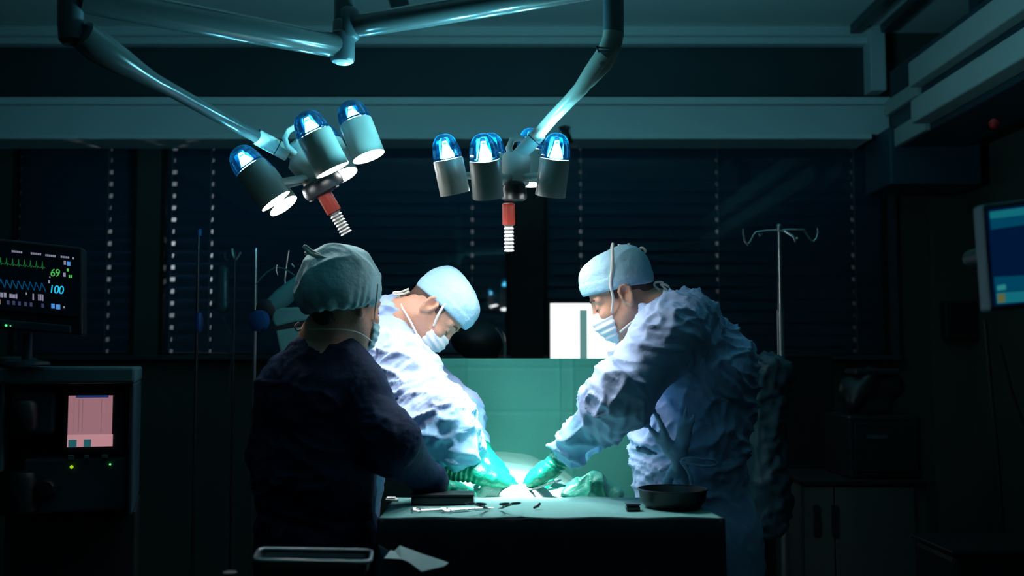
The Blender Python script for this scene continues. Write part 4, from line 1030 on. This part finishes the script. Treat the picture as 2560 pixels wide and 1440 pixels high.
# lower trolley under it
zs = zr_-.14
r = root('equipment_trolley', (-.75, 1.9, 0), 'low dark trolley along the bottom left, under the steel tray', 'trolley')
obj('shelf', G().box((-1.05, 1.66, zs-.02), (-.27, 1.99, zs)), 'steel_dark', r, smooth=False, bevel=.005)
for (x, y) in ((-1.0, 1.70), (-.32, 1.70), (-1.0, 1.95), (-.32, 1.95)):
    obj('leg', G().tube([(x, y, .04), (x, y, zs-.01)], .012, 12), 'steel_dark', r)
    obj('wheel', G().lathe([(.018, -.01), (.03, -.008), (.03, .008), (.018, .01)], (x, y, .03), (1, 0, 0), 20), 'black_plastic', r)
random.seed(4)
for i, (px, py) in enumerate(((505, 1385), (545, 1396), (560, 1415))):
    p = onz(px, py, zs+.03); 
# folded sheet hanging at the side
def fold(pts, m_, name, lb, cat='paper sheet'):
    g = G(); g.add(pts, [(0, 1, 2, 3)] if len(pts) == 4 else [tuple(range(len(pts)))]); return g
Yp = 2.25
A = [P(1000, 1364, Yp+.06), P(1052, 1384, Yp), P(1122, 1407, Yp-.05), P(1110, 1416, Yp-.06), P(1054, 1429, Yp-.06), P(1020, 1404, Yp-.02), P(1004, 1398, Yp), P(960, 1396, Yp+.02), P(976, 1376, Yp+.06), P(986, 1378, Yp+.06)]
g = G().add(A, [(0, 1, 5, 6), (0, 6, 9), (9, 6, 7, 8), (1, 2, 3, 4), (1, 4, 5)])
r = root('crumpled_sheet', P(1040, 1440, Yp), 'pale teal folded sheet hanging by the bottom edge beside the steel tray', 'sheet')
r.location.z = .35
obj('bright_fold', g, 'paper', r, smooth=False, solid=.0012)
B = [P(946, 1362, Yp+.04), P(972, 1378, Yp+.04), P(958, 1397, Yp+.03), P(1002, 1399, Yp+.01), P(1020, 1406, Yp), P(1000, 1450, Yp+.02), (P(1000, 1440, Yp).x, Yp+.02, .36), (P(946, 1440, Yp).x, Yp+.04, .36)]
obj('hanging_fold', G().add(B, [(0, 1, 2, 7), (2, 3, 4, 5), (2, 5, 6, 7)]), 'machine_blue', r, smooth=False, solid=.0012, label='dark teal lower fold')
tag(obj('waste_stand', G().box((P(946, 1440, Yp).x-.01, Yp+.05, 0), (P(1060, 1440, Yp).x, Yp+.25, .62)), 'machine_dark', smooth=False, bevel=.01), 'dark box behind the pale folded sheet at the bottom edge', 'bin')

# ================================================================== LEFT: MONITOR, ANAESTHESIA MACHINE, STANDS
YM = 2.9
mo = P(60, 735, YM); RM = Matrix.Rotation(math.radians(4.6), 3, 'Y')
def MP(px, py, dy=0):     # point in the monitor's own plane
    a = P(px, py, YM); return Vector((a.x, YM+dy, a.z))
r = root('patient_monitor', P(60, 835, YM), 'patient monitor with green and blue traces, numbers 69 and 100', 'patient monitor')
def skewbox(x0, y0, x1, y1, d0, d1):
    s = .085
    f = lambda px, py: (px, py + s*(px-90))
    g = G(); V = [MP(*f(px, py), d) for d in (d0, d1) for (px, py) in ((x0, y1), (x1, y1), (x1, y0), (x0, y0))]
    return g.add(V, [(0, 1, 2, 3), (7, 6, 5, 4), (0, 4, 5, 1), (1, 5, 6, 2), (2, 6, 7, 3), (3, 7, 4, 0)])
r.rotation_euler.z = math.radians(14)
obj('housing', skewbox(-190, 605, 196, 830, .004, .10), 'machine_dark', r, smooth=False, bevel=.006)
obj('lower_bezel', skewbox(-190, 806, 170, 826, -.006, .004), 'machine_blue', r, smooth=False, bevel=.003)
obj('screen', skewbox(-180, 620, 188, 782, -.001, .004), 'screen_off', r, smooth=False)
def mtube(par, name, pts, rad, m, lab=None):
    s = .085
    return obj(name, G().tube([MP(px, py + s*(px-90), -.004) for (px, py) in pts], rad, 5), m, par, label=lab)
pts = []
for k in range(-12, 9):
    x = 105-13.8*(8-k)+13.8*0
    base = 668
    pts += [(x-6, base), (x-4, base), (x-2.2, base-5), (x-1.2, base-16), (x, base+3), (x+2.5, base-3), (x+5, base)]
mtube(r, 'green_trace', pts, .0009, 'px_green_dim', 'green pulse trace')
for k in range(0, 9): pass
pts = []
for k in range(-12, 9):
    x = 100-13.6*(8-k)
    for q in range(8): pts.append((x+q*1.7, 716-9*math.sin(q/8*2*PI)-4*math.sin(q/8*4*PI)))
mtube(r, 'blue_trace', pts, .0009, 'px_blue', 'blue wave trace')
def mtext(par, name, s, px, py, h, m):
    cu = bpy.data.curves.new(name, 'FONT'); cu.body = s; cu.size = sz(h, YM)*1.38; cu.align_x = 'CENTER'; cu.align_y = 'CENTER'; cu.extrude = .0006; cu.space_character = .9
    o = bpy.data.objects.new(name, cu); COL.objects.link(o); cu.materials.append(M[m]); o.parent = par
    me = bpy.data.meshes.new_from_object(o); bpy.data.objects.remove(o); bpy.data.curves.remove(cu)
    o = bpy.data.objects.new(name, me); COL.objects.link(o); o.parent = par
    o.location = MP(px, py, -.006) - wloc(par); o.rotation_euler = (PI/2, math.radians(4.9), 0); o.scale = (.88, 1, 1); return o
mtext(r, 'heart_rate_number', '69', 134, 682, 20, 'px_green')
mtext(r, 'oxygen_number', '100', 137, 724, 21, 'px_cyan')
def blobs(name, items, m, dy=-.003):
    g = G(); s = .085
    for (px, py, w2, h2) in items:
        py2 = py; a = [MP(px-w2, py2-h2, dy), MP(px+w2, py2-h2+s*2*w2, dy), MP(px+w2, py2+h2+s*2*w2, dy), MP(px-w2, py2+h2, dy)]
        b = [v+Vector((0, .0012, 0)) for v in a]
        g.add(a+b, [(3, 2, 1, 0), (4, 5, 6, 7), (0, 1, 5, 4), (1, 2, 6, 5), (2, 3, 7, 6), (3, 0, 4, 7)])
    obj(name, g, m, r, smooth=False)
hd = []
for (x, y, n) in ((-60, 618, 5), (-20, 624, 5), (34, 629, 6), (78, 633, 6), (112, 637, 6), (148, 640, 5), (176, 643, 1)):
    for k in range(n): hd.append((x+k*4.2, y+k*.4, 1.5, 2.6))
blobs('header_text', hd, 'px_grey')
blobs('status_mark', [(156, 655, 2.5, 5), (155, 685, 3, 5), (121, 692, 1.3, 2), (119, 703, 2, 4)], 'px_grey'); blobs('status_mark', [(165, 657, 4, 5)], 'px_sky'); blobs('status_mark', [(163, 673, 2.2, 3.5), (167, 689, 1.8, 3.5), (172, 689, 1.6, 3.5)], 'px_green')
blobs('reading_text', [(2, 737, 3, 6), (9, 738, 3, 6), (17, 738, 3, 6), (30, 740, 3, 5), (37, 741, 3, 5), (43, 741, 2, 6), (66, 734, 1.2, 3), (82, 742, 1.6, 8), (95, 743, 1.6, 8), (99.5, 743, 1.4, 8), (104, 744, 1.6, 8)], 'px_grey')
blobs('button_row', [(x, 756+(x-20)*.085, 3, 5) for x in (24, 37, 50, 64, 77, 104)], 'px_slate'); blobs('button_row', [(2, 755, 4, 6)], 'px_salmon'); blobs('button', [(128, 764, 4, 6)], 'px_sky'); blobs('button', [(140, 766, 5, 6)], 'px_sky'); blobs('button_row', [(154, 767, 2, 2.5)], 'px_grey')
obj('status_light', G().lathe([(.003, 0), (.003, .003), (.001, .004)], MP(20, 814, -.006), (0, -1, 0), 10).lathe([(.0015, 0), (.0015, .003)], MP(30, 815, -.006), (0, -1, 0), 8), 'led_green', r, label='glowing green light')
obj('stand_neck', G().tube([MP(60, 832, .05), MP(58, 905, .05)], .014, 14), 'machine_blue', r)
obj('stand_foot', G().lathe([(.06, 0), (.058, .008), (.02, .014)], MP(58, 912, .05), (0, 0, 1), 24), 'machine_blue', r)

# anaesthesia machine
YA = 2.95
def A_(px, py, d=0): 
    q = P(px, py, YA); return Vector((q.x, YA+d, q.z))
def abox(g, x0, y0, x1, y1, d0, d1):
    a = A_(x0, y1); b = A_(x1, y0); return g.box((a.x, YA+d0, a.z), (b.x, YA+d1, b.z))
r = root('anaesthesia_machine', (A_(110, 1000).x, YA+.2, 0), 'anaesthesia machine cart with a small pink screen under the patient monitor', 'anaesthesia machine')
r.rotation_euler.z = math.radians(17)
MOVE_CART = r
obj('cabinet_back', abox(G(), -200, 958, 326, 1300, .10, .55), 'machine_dark', r, smooth=False, bevel=.006)
obj('top_shelf', abox(G(), -200, 918, 334, 960, -.02, .55), 'machine', r, smooth=False, bevel=.008)
obj('side_panel', abox(G(), 312, 960, 332, 1300, 0, .55), 'machine_blue', r, smooth=False, bevel=.005)
obj('side_panel', abox(G(), 10, 960, 26, 1180, 0, .12), 'machine', r, smooth=False, bevel=.005)
obj('screen_housing', abox(G(), 156, 976, 308, 1140, .02, .12), 'machine_dark', r, smooth=False, bevel=.006)
s_ = obj('screen', abox(G(), 169, 991, 278, 1121, .016, .022), 'screen_pink', r, smooth=False, label='lit pink screen')
g = G(); abox(g, 169, 1090, 278, 1121, .012, .017); obj('screen_footer', g, 'screen_pink_light', s_, smooth=False)
for (a, b) in ((184, 186), (196, 197), (205, 206), (250, 251), (262, 264), (270, 272)): obj('screen_line', abox(G(), a, 1000, b, 1084, .013, .017), 'screen_grey', s_, smooth=False)
obj('screen_header', abox(G(), 190, 991, 268, 996, .012, .017), 'screen_blue', s_, smooth=False)
g = G(); abox(g, 172, 1102, 192, 1121, .009, .014); abox(g, 208, 1102, 226, 1121, .009, .014); obj('screen_button', g, 'screen_tealdark', s_, smooth=False)
g = G(); abox(g, 170, 1142, 186, 1154, .012, .03); abox(g, 208, 1142, 220, 1152, .012, .03); abox(g, 250, 1142, 266, 1152, .012, .03); obj('key', g, 'machine', r, smooth=False, bevel=.002)
obj('status_light', G().lathe([(.005, 0), (.004, .004)], A_(179, 1172, .02), (0, -1, 0), 10), 'led_yellow', r, label='yellow green light'); obj('status_light', G().lathe([(.003, 0), (.002, .004)], A_(271, 1168, .02), (0, -1, 0), 10), 'led_green', r)
obj('lower_panel', abox(G(), 60, 1150, 312, 1290, .03, .12), 'machine_blue', r, smooth=False, bevel=.008)
obj('vent_bay', abox(G(), 34, 975, 142, 1088, .02, .12), 'machine_blue', r, smooth=False, bevel=.01)
obj('vaporiser', G().lathe([(.03, 0), (.035, .01), (.035, .07), (.028, .08)], A_(70, 1075, .0), (0, 0, 1), 24), 'machine_dark', r)
obj('absorber_canister', G().lathe([(.032, 0), (.040, .01), (.040, .10), (.032, .115)], A_(60, 1290, .03), (0, 0, 1), 28), 'machine_dark', r)
obj('breathing_knob', G().lathe([(.030, 0), (.028, .03), (.02, .04)], A_(118, 1225, .04), (0, -1, 0), 24), 'machine_dark', r)
obj('drawer_block', abox(G(), 0, 1300, 330, 1650, .12, .50), 'machine_dark', r, smooth=False, bevel=.006)
obj('base', G().box((A_(-30, 0).x, YA+.05, .06), (A_(345, 0).x, YA+.55, .14)), 'machine_dark', r, smooth=False, bevel=.01)
for (x, y) in ((A_(0, 0).x, YA+.1), (A_(320, 0).x, YA+.1), (A_(0, 0).x, YA+.5), (A_(320, 0).x, YA+.5)):
    obj('wheel', G().lathe([(.03, -.015), (.04, -.01), (.04, .01), (.03, .015)], (x, y, .04), (1, 0, 0), 20), 'black_plastic', r)
MOVE_CART.location.x -= .070
q = A_(-30, 905, .2)
tag(obj('monitor_mount_hood', G().box((q.x-.15, YA-.03, q.z-.06), (A_(52, 0).x, YA+.20, q.z+.015)), 'machine_dark', smooth=False, bevel=.02), 'dark rounded box on the left end of the anaesthesia cart top', 'box')

# stands behind
def pole_stand(px, ytop, Y, label, m='brushed', rad=.007, hooks=None, base=.19):
    q = P(px, ytop, Y); r = root('drip_stand', (q.x, Y, 0), label, 'drip stand', 'drip stands')
    obj('pole', G().tube([(q.x, Y, .06), (q.x, Y, q.z)], rad, 14), m, r)
    for k in range(5):
        an = k/5*2*PI; obj('foot', G().tube([(q.x, Y, .07), (q.x+base*math.cos(an), Y+base*math.sin(an), .035)], .009, 8), m, r)
        obj('wheel', G().lathe([(.015, -.008), (.025, -.006), (.025, .006), (.015, .008)], (q.x+base*math.cos(an), Y+base*math.sin(an), .025), (math.sin(an), -math.cos(an), 0), 14), 'black_plastic', r)
    return r, q
YI = 4.5
r, q = pole_stand(1948, 563, YI, 'drip stand with two curved hook arms right of the standing surgeon in profile', 'steel', .0105)
q0 = P(1948, 577, YI)
obj('lower_tube', G().tube([(q0.x, YI, .3), (q0.x, YI, P(0, 775, YI).z)], .0145, 16), 'brushed', r)
obj('hook', G().tube([q0, P(1918, 578, YI), P(1890, 581, YI), P(1884, 588, YI), P(1876, 604, YI), P(1870, 611, YI), P(1863, 604, YI), P(1858, 585, YI), P(1858, 572, YI)], [.007, .007, .006, .0045, .0045, .006, .004, .004, .003], 10), 'steel', r)
obj('hook', G().tube([q0, P(1980, 576, YI), P(2009, 576, YI), P(2016, 584, YI), P(2026, 600, YI), P(2034, 604, YI), P(2041, 596, YI), P(2045, 582, YI), P(2044, 570, YI)], [.007, .008, .007, .0045, .0045, .005, .004, .004, .003], 10), 'steel', r)
obj('hook', G().tube([q0, P(1955, 577, YI-.10), P(1962, 578, YI-.16), P(1984, 592, YI-.18), P(1990, 606, YI-.18), P(1992, 595, YI-.21)], .0045, 10), 'steel', r)
obj('hook', G().tube([q0, P(1940, 577, YI+.10), P(1915, 578, YI+.16), P(1900, 592, YI+.18), P(1896, 580, YI+.2)], .0045, 10), 'steel', r)
obj('finial', G().lathe([(.012, -.012), (.015, 0), (.012, .014), (.004, .018)], P(1948, 570, YI), (0, 0, 1), 16), 'steel', r)
YJ = 4.3
r, q = pole_stand(640, 620, YJ, 'bright slim drip stand between the hanging bag and the imaging machine', 'steel', .0075)
obj('clamp', G().lathe([(.012, 0), (.014, .01), (.014, .03), (.012, .04)], P(638, 800, YJ), (0, 0, 1), 14), 'machine_dark', r)
r, q = pole_stand(497, 575, 3.9, 'dark slim stand with a blue clamp left of the hanging bag', 'steel_dark', .006)
obj('clamp', G().lathe([(.010, 0), (.014, .015), (.015, .05), (.009, .07)], P(497, 830, 3.9), (0, 0, 1), 14), 'blue_knob', r, label='blue clamp')
obj('top_sleeve', G().lathe([(.008, 0), (.009, .02), (.006, .025)], P(499, 590, 3.9), (0, 0, 1), 14), 'blue_knob', r)
r, q = pole_stand(588, 628, 5.2, 'dim drip stand carrying the hanging fluid bag', 'steel_dark', .006)
obj('hook', G().tube([P(588, 648, 5.2), P(582, 636, 5.2), P(580, 621, 5.2)], .006, 8), 'steel', r)
obj('hook', G().tube([P(590, 650, 5.2), P(597, 640, 5.2), P(602, 630, 5.2)], .005, 8), 'steel', r)
obj('hook', G().tube([P(588, 652, 5.2), P(572, 655, 5.2), P(563, 648, 5.2), P(562, 632, 5.2)], .004, 8), 'steel_dark', r)
q = P(557, 720, 5.2)
r = root('fluid_bag', P(557, 792, 5.2), 'limp dim fluid bag hanging left of the bright slim pole', 'fluid bag')
Fd = Field(rng(q.x-.08, q.x+.08, .006), rng(5.12, 5.28, .006), rng(q.z-.18, q.z+.18, .006))
Fd.cap((q.x, 5.2, q.z+.08), (q.x, 5.2, q.z-.09), .030, .034, 0, squash=((0, 1, 0), 1.8))
V, Q = Fd.mesh(); obj('bag_body', (relax(V, Q, 1), Q), 'bag', r, auto=0)
obj('tubing', G().tube([P(557, 792, 5.2), P(575, 830, 5.19), P(583, 860, 5.19), P(578, 900, 5.19), P(570, 1000, 5.19)], .003, 8), 'bag', r)

# imaging machine: teal arm and housing behind the dark-gowned person
YC = 3.9
r = root('imaging_machine', (P(705, 0, YC).x, YC+.1, 0), 'teal imaging machine with a sloping arm behind the person in dark gown', 'imaging machine')
obj('sloping_arm', G().tube([P(676, 770, YC), P(705, 745, YC), P(760, 700, YC), P(800, 680, YC)], [.030, .036, .030, .028], 20), 'imager', r)
obj('joint', G().lathe([(.030, -.03), (.034, -.02), (.034, .03), (.02, .035)], P(668, 772, YC), (0, -1, 0), 20), 'machine_dark', r)
def cb(g, pts, d):
    V = [P(x, y, YC-.02) for (x, y) in pts] + [P(x, y, YC-.02)+Vector((0, d, 0)) for (x, y) in pts]; n = len(pts)
    return g.add(V, [tuple(range(n))[::-1], tuple(range(n, 2*n))] + [(k, (k+1) % n, n+(k+1) % n, n+k) for k in range(n)])
obj('upper_housing', cb(G(), [(678, 770), (790, 765), (790, 800), (735, 806), (688, 818), (680, 800)], .16), 'imager', r, smooth=False, bevel=.008)
obj('lower_housing', cb(G(), [(688, 826), (735, 814), (790, 812), (790, 930), (712, 920), (700, 880)], .16), 'imager', r, smooth=False, bevel=.008)
obj('seam', cb(G(), [(680, 818), (790, 798), (790, 812), (688, 826)], .14), 'machine_dark', r, smooth=False)
obj('handwheel', G().lathe([(.02, -.02), (.038, -.012), (.038, .012), (.02, .02)], P(648, 802, YC-.05), (-.5, -1, 0), 24), 'blue_knob', r, label='dark blue handwheel')
obj('column', G().box((P(715, 0, YC).x, YC, .1), (P(800, 0, YC).x, YC+.2, P(0, 925, YC).z)), 'machine_dark', r, smooth=False, bevel=.01)
obj('base', G().box((P(690, 0, YC).x, YC-.1, 0), (P(820, 0, YC).x, YC+.3, .1)), 'machine_dark', r, smooth=False, bevel=.01)
obj('cable', G().tube([P(640, 712, YC), P(648, 700, YC), P(668, 680, YC), P(690, 668, YC), P(712, 672, YC), P(738, 690, YC)], .003, 8), 'machine', r)
obj('rod', G().tube([P(722, 626, YC+.1), P(717, 656, YC+.1), P(712, 700, YC+.1), P(716, 745, YC+.05)], .004, 8), 'steel', r)
obj('probe', G().tube([P(692, 662, YC), P(690, 675, YC), P(694, 688, YC)], [.004, .005, .002], 8).tube([P(728, 660, YC), P(736, 668, YC)], [.005, .003], 8), 'steel', r)

# dark rounded cover in front of the window and white screen
q = P(1196, 850, 4.9)
r = root('ventilator_hood', (q.x, 4.9, 0), 'dark rounded machine hood in front of the window beside the bent surgeon\'s mask', 'machine')
Fd = Field(rng(q.x-.16, q.x+.16, .01), rng(4.75, 5.05, .01), rng(q.z-.20, q.z+.12, .01))
Fd.ell((q.x, 4.9, q.z), (.125, .10, .085), None, 0); Fd.cap((q.x+.02, 4.9, q.z-.05), (q.x+.02, 4.9, q.z-.14), .07, .05, .04)
V, Q = Fd.mesh(); obj('hood', (relax(V, Q, 1), Q), 'machine_dark', r, auto=0)
obj('column', G().tube([(q.x+.02, 4.9, .05), (q.x+.02, 4.9, q.z-.12)], .03, 16), 'machine_dark', r)
obj('base', G().box((q.x-.2, 4.7, 0), (q.x+.25, 5.1, .06)), 'machine_dark', r, smooth=False, bevel=.01)
obj('hose', G().tube([P(1238, 820, 4.85), P(1252, 838, 4.85), P(1262, 860, 4.85), P(1262, 900, 4.85)], .006, 8), 'machine', r)
YS = 5.6
def S_(px, py, d=0):
    q = P(px, py, YS); return Vector((q.x, YS+d, q.z))
r = root('computer_screen', (S_(1460, 0).x, YS, 0), 'bright white computer screen with a grey bar above the green cloth', 'computer screen')
a, b = S_(1376, 900), S_(1560, 758)
obj('housing', G().box((a.x-.012, YS+.002, a.z-.03), (b.x+.012, YS+.04, b.z+.012)), 'black_plastic', r, smooth=False, bevel=.004)
s_ = obj('display', G().box((a.x, YS-.002, a.z), (b.x, YS+.002, b.z)), 'screen_white', r, smooth=False, label='glowing white display')
a2, b2 = S_(1450, 900), S_(1467, 775)
obj('display_bar', G().box((a2.x, YS-.004, a2.z), (b2.x, YS-.002, b2.z)), 'screen_bar', s_, smooth=False, label='grey green bar')
obj('stand', G().box((S_(1455, 0).x, YS+.01, a.z-.25), (S_(1480, 0).x, YS+.03, a.z-.02)).box((S_(1420, 0).x, YS-.08, a.z-.265), (S_(1510, 0).x, YS+.12, a.z-.25)), 'black_plastic', r, smooth=False)
zd = a.z-.265
r = root('side_desk', (S_(1460, 0).x, YS+.1, 0), 'dark desk by the window under the white computer screen', 'desk')
obj('desk_top', G().box((S_(1300, 0).x, YS-.3, zd-.03), (S_(1720, 0).x, YS+.35, zd)), 'machine_dark', r, smooth=False, bevel=.005)
for (x, y) in ((1310, -.25), (1710, -.25), (1310, .3), (1710, .3)): obj('leg', G().box((S_(x, 0).x-.02, YS+y-.02, 0), (S_(x, 0).x+.02, YS+y+.02, zd-.03)), 'machine_dark', r, smooth=False)

# ================================================================== RIGHT SIDE
YG = 5.35
def g_(px, py, Y=YG, d=0):
    q = P(px, py, Y); return Vector((q.x, Y+d, q.z))
a, b = g_(1952, 1190), g_(2082, 884)
r = root('rack_tower', ((a.x+b.x)/2, YG+.2, 0), 'black equipment tower behind the pole with hooks', 'equipment rack')
obj('body', G().box((a.x, YG, .05), (b.x, YG+.4, b.z)), 'black_plastic', r, smooth=False, bevel=.01)
obj('shelf_lip', G().box((a.x-.05, YG-.02, a.z-.01), (b.x+.05, YG, a.z+.005)), 'machine_dark', r, smooth=False)
for x in (a.x+.05, b.x-.05): obj('wheel', G().lathe([(.015, -.01), (.025, -.008), (.025, .008), (.015, .01)], (x, YG+.06, .025), (1, 0, 0), 16), 'black_plastic', r)
q = P(1905, 1000, 4.0)
r = root('draped_stool', (q.x, 4.0, 0), 'dark teal cloth draped over a stand behind the standing surgeon\'s back', 'draped stand')
Fd = Field(rng(q.x-.20, q.x+.2, .01), rng(3.8, 4.2, .01), rng(.5, P(0, 880, 4.0).z+.06, .012))
Fd.cap(P(1880, 930, 4.0), P(1938, 930, 4.0), .05, .05, 0); Fd.cap(P(1905, 950, 4.0), P(1925, 1300, 4.0), .08, .065, .04)
V, Q = Fd.mesh(); V = relax(V, Q, 2); V = fold_disp(V, vnormals(V, Q), [((q.x, 4.0, 1.4), (q.x, 4.0, .4), .08, .08, 14, 4)], .02, 91, 0)
obj('cloth', (V, Q), 'machine_blue', r, auto=0)
obj('pole', G().tube([(q.x, 4.0, 0.03), (q.x, 4.0, 1.2)], .015, 12), 'steel_dark', r)
obj('base', G().lathe([(.18, 0), (.17, .02), (.03, .04)], (q.x, 4.0, 0), (0, 0, 1), 24), 'steel_dark', r)
# cabinet with two doors
Yc = 4.6
a, b = g_(2012, 1440, Yc), g_(2322, 1212, Yc)
r = root('storage_cabinet', ((a.x+b.x)/2, Yc+.25, 0), 'dull grey cabinet with two dark slot handles below the stacked boxes', 'cabinet')
obj('body', G().box((a.x, Yc+.02, 0.02), (b.x, Yc+.5, b.z)), 'cabinet', r, smooth=False, bevel=.006)
mid = g_(2062, 0, Yc).x
d1 = obj('door', G().box((a.x+.004, Yc, .06), (mid-.003, Yc+.018, b.z-.01)), 'cabinet', r, smooth=False, bevel=.003)
d2 = obj('door', G().box((mid+.003, Yc, .06), (b.x-.06, Yc+.018, b.z-.01)), 'cabinet', r, smooth=False, bevel=.003)
for (px, d_) in ((2040, d1), (2085, d2)):
    u, v = g_(px-7, 1340, Yc), g_(px+7, 1262, Yc); obj('handle', G().box((u.x, Yc-.014, u.z), (v.x, Yc-.002, v.z)), 'black_plastic', d_, smooth=False, bevel=.004)
obj('counter', G().box((a.x-.01, Yc-.01, b.z), (b.x+.02, Yc+.5, b.z+.02)), 'machine_dark', r, smooth=False, bevel=.003)
zc = b.z+.021
a, b = g_(2132, 1180, Yc), g_(2312, 1040, Yc)
r = root('equipment_box', ((a.x+b.x)/2, Yc+.2, zc), 'large black box standing on the grey cabinet', 'equipment box')
obj('body', G().box((a.x, Yc+.04, zc), (b.x, Yc+.4, b.z)), 'black_plastic', r, smooth=False, bevel=.01)
obj('front_panel', G().box((a.x+.02, Yc+.03, zc+.03), (b.x-.02, Yc+.04, b.z-.03)), 'machine_dark', r, smooth=False, bevel=.004)
obj('label_strip', G().box((g_(2150, 0, Yc).x, Yc+.024, g_(0, 1098, Yc).z), (g_(2200, 0, Yc).x, Yc+.030, g_(0, 1088, Yc).z)), 'machine_blue', r, smooth=False)
zb = b.z
c_ = g_(2220, 990, Yc)
r = root('helmet_shaped_device', (c_.x, Yc+.2, zb), 'dark lumpy device on top of the large black box', 'medical device')
Fd = Field(rng(c_.x-.2, c_.x+.2, .012), rng(Yc, Yc+.45, .012), rng(zb-.02, zb+.28, .012))
Fd.cap((c_.x-.08, Yc+.2, zb+.10), (c_.x+.08, Yc+.2, zb+.12), .07, .06, .02); Fd.cap((c_.x-.05, Yc+.2, zb+.02), (c_.x+.03, Yc+.2, zb+.03), .06, .06, .03)
Fd.halfspace((0, 0, zb+.002), (0, 0, -1))
Fd.cap((c_.x-.10, Yc+.14, zb+.05), (c_.x-.02, Yc+.16, zb+.17), .03, .04, .03)
V, Q = Fd.mesh(); obj('shell', (relax(V, Q, 1), Q), 'machine_dark', r, auto=0)
obj('cap_plate', G().box((c_.x-.10, Yc+.12, zb+.17), (c_.x+.10, Yc+.28, zb+.20)), 'machine_dark', r, smooth=False, bevel=.01)
# wall panels right
struct('trim_9', G().box((xw(2322), YW-.06, 0), (xw(2480), YW-.001, zw(500))), 'wall_side', smooth=False, bevel=.004)
struct('trim_10', G().box((XR-.03, 5.2, 0), (XR-.001, 5.9, 2.3)).box((XR-.045, 5.15, 0), (XR-.03, 5.20, 2.3)), 'wall_side', smooth=False, bevel=.004)
tag(obj('wall_box', G().box((P(2335, 0, YW-.1).x, YW-.14, zw(850)), (P(2440, 0, YW-.1).x, YW-.062, zw(755))), 'machine_dark', smooth=False, bevel=.01), 'dark square box on the back wall right of the window', 'wall box')
tag(obj('hanging_cable', G().tube([P(2462, 800, 4.0), P(2475, 950, 4.0), P(2492, 1120, 4.0), P(2505, 1300, 4.0), P(2520, 1440, 4.0), P(2535, 1700, 4.0)], .008, 10).tube([P(2500, 860, 4.0), P(2530, 980, 4.0), P(2570, 1090, 4.0)], .006, 8), 'black_plastic'), 'thin black cables drooping below the blue wall screen', 'cable')
a, b = P(2385, 1440, 3.6), P(2570, 1376, 3.6)
r = root('waste_bin', ((a.x+b.x)/2, 3.75, 0), 'black bin in the bottom corner right of the grey cabinet', 'bin')
obj('body', G().box((a.x, 3.6, 0), (b.x+.1, 3.95, b.z-.02)), 'black_plastic', r, smooth=False, bevel=.02); obj('lid', G().box((a.x-.01, 3.59, b.z-.018), (b.x+.11, 3.96, b.z)), 'black_plastic', r, smooth=False, bevel=.006)
# blurred wall screen at the right edge
YV = 1.95
def Vp(px, py, d=0): 
    q = P(px, py, YV); return Vector((q.x, YV+d+(px-2460)*.0006, q.z))
def vpoly(pts, d0, d1):
    V = [Vp(x, y, d0) for (x, y) in pts]+[Vp(x, y, d1) for (x, y) in pts]; n = len(pts)
    return G().add(V, [tuple(range(n)), tuple(range(n, 2*n))[::-1]] + [((k+1) % n, k, n+k, n+(k+1) % n) for k in range(n)])
def edgeL(y): return 2462+(y-508)*(2492-2462)/(776-508)
def yy(px, y): return y-(px-2462)*.16
def band(y0, y1, x0, x1): return [(x0+edgeL(y0)-2462, yy(x0, y0)), (x1+edgeL(y0)-2462, yy(x1, y0)), (x1+edgeL(y1)-2462, yy(x1, y1)*1.0+ (x1-x0)*.06), (x0+edgeL(y1)-2462, yy(x0, y1))]
r = root('blue_display', Vp(2600, 780), 'out of focus tilted display glowing blue at the right edge', 'display')
obj('bezel', vpoly([(2460, 510), (2760, 450), (2790, 748), (2492, 778)], .004, .05), 'machine', r, smooth=False, bevel=.006)
obj('display_panel', vpoly([(2478, 522), (2750, 468), (2775, 735), (2505, 764)], -.002, .004), 'mon_navy', r, smooth=False, label='navy screen')
obj('display_band', vpoly([(2480, 528), (2750, 474), (2752, 496), (2482, 546)], -.005, -.002), 'mon_cyan', r, smooth=False)
obj('display_band', vpoly([(2482, 547), (2752, 497), (2755, 520), (2486, 572)], -.005, -.002), 'mon_blue', r, smooth=False)
obj('display_band', vpoly([(2497, 690), (2770, 665), (2773, 705), (2503, 728)], -.005, -.002), 'mon_blue', r, smooth=False)
obj('display_icon', vpoly([(2506, 712), (2538, 707), (2540, 720), (2508, 725)], -.009, -.005), 'mon_pale', r, smooth=False)
obj('display_band', vpoly([(2503, 730), (2773, 706), (2775, 733), (2507, 758)], -.008, -.005), 'mon_cyan', r, smooth=False)
obj('display_icon', vpoly([(2506, 734), (2532, 731), (2534, 752), (2508, 756)], -.011, -.008), 'mon_amber', r, smooth=False)
q = Vp(2640, 600)
obj('support_arm', G().tube([Vp(2640, 600, .05), Vp(2640, 600, .25), Vp(3000, 560, .3), (Vp(3000, 0).x, YV+.30, 0.03)], .02, 12), 'machine_dark', r)
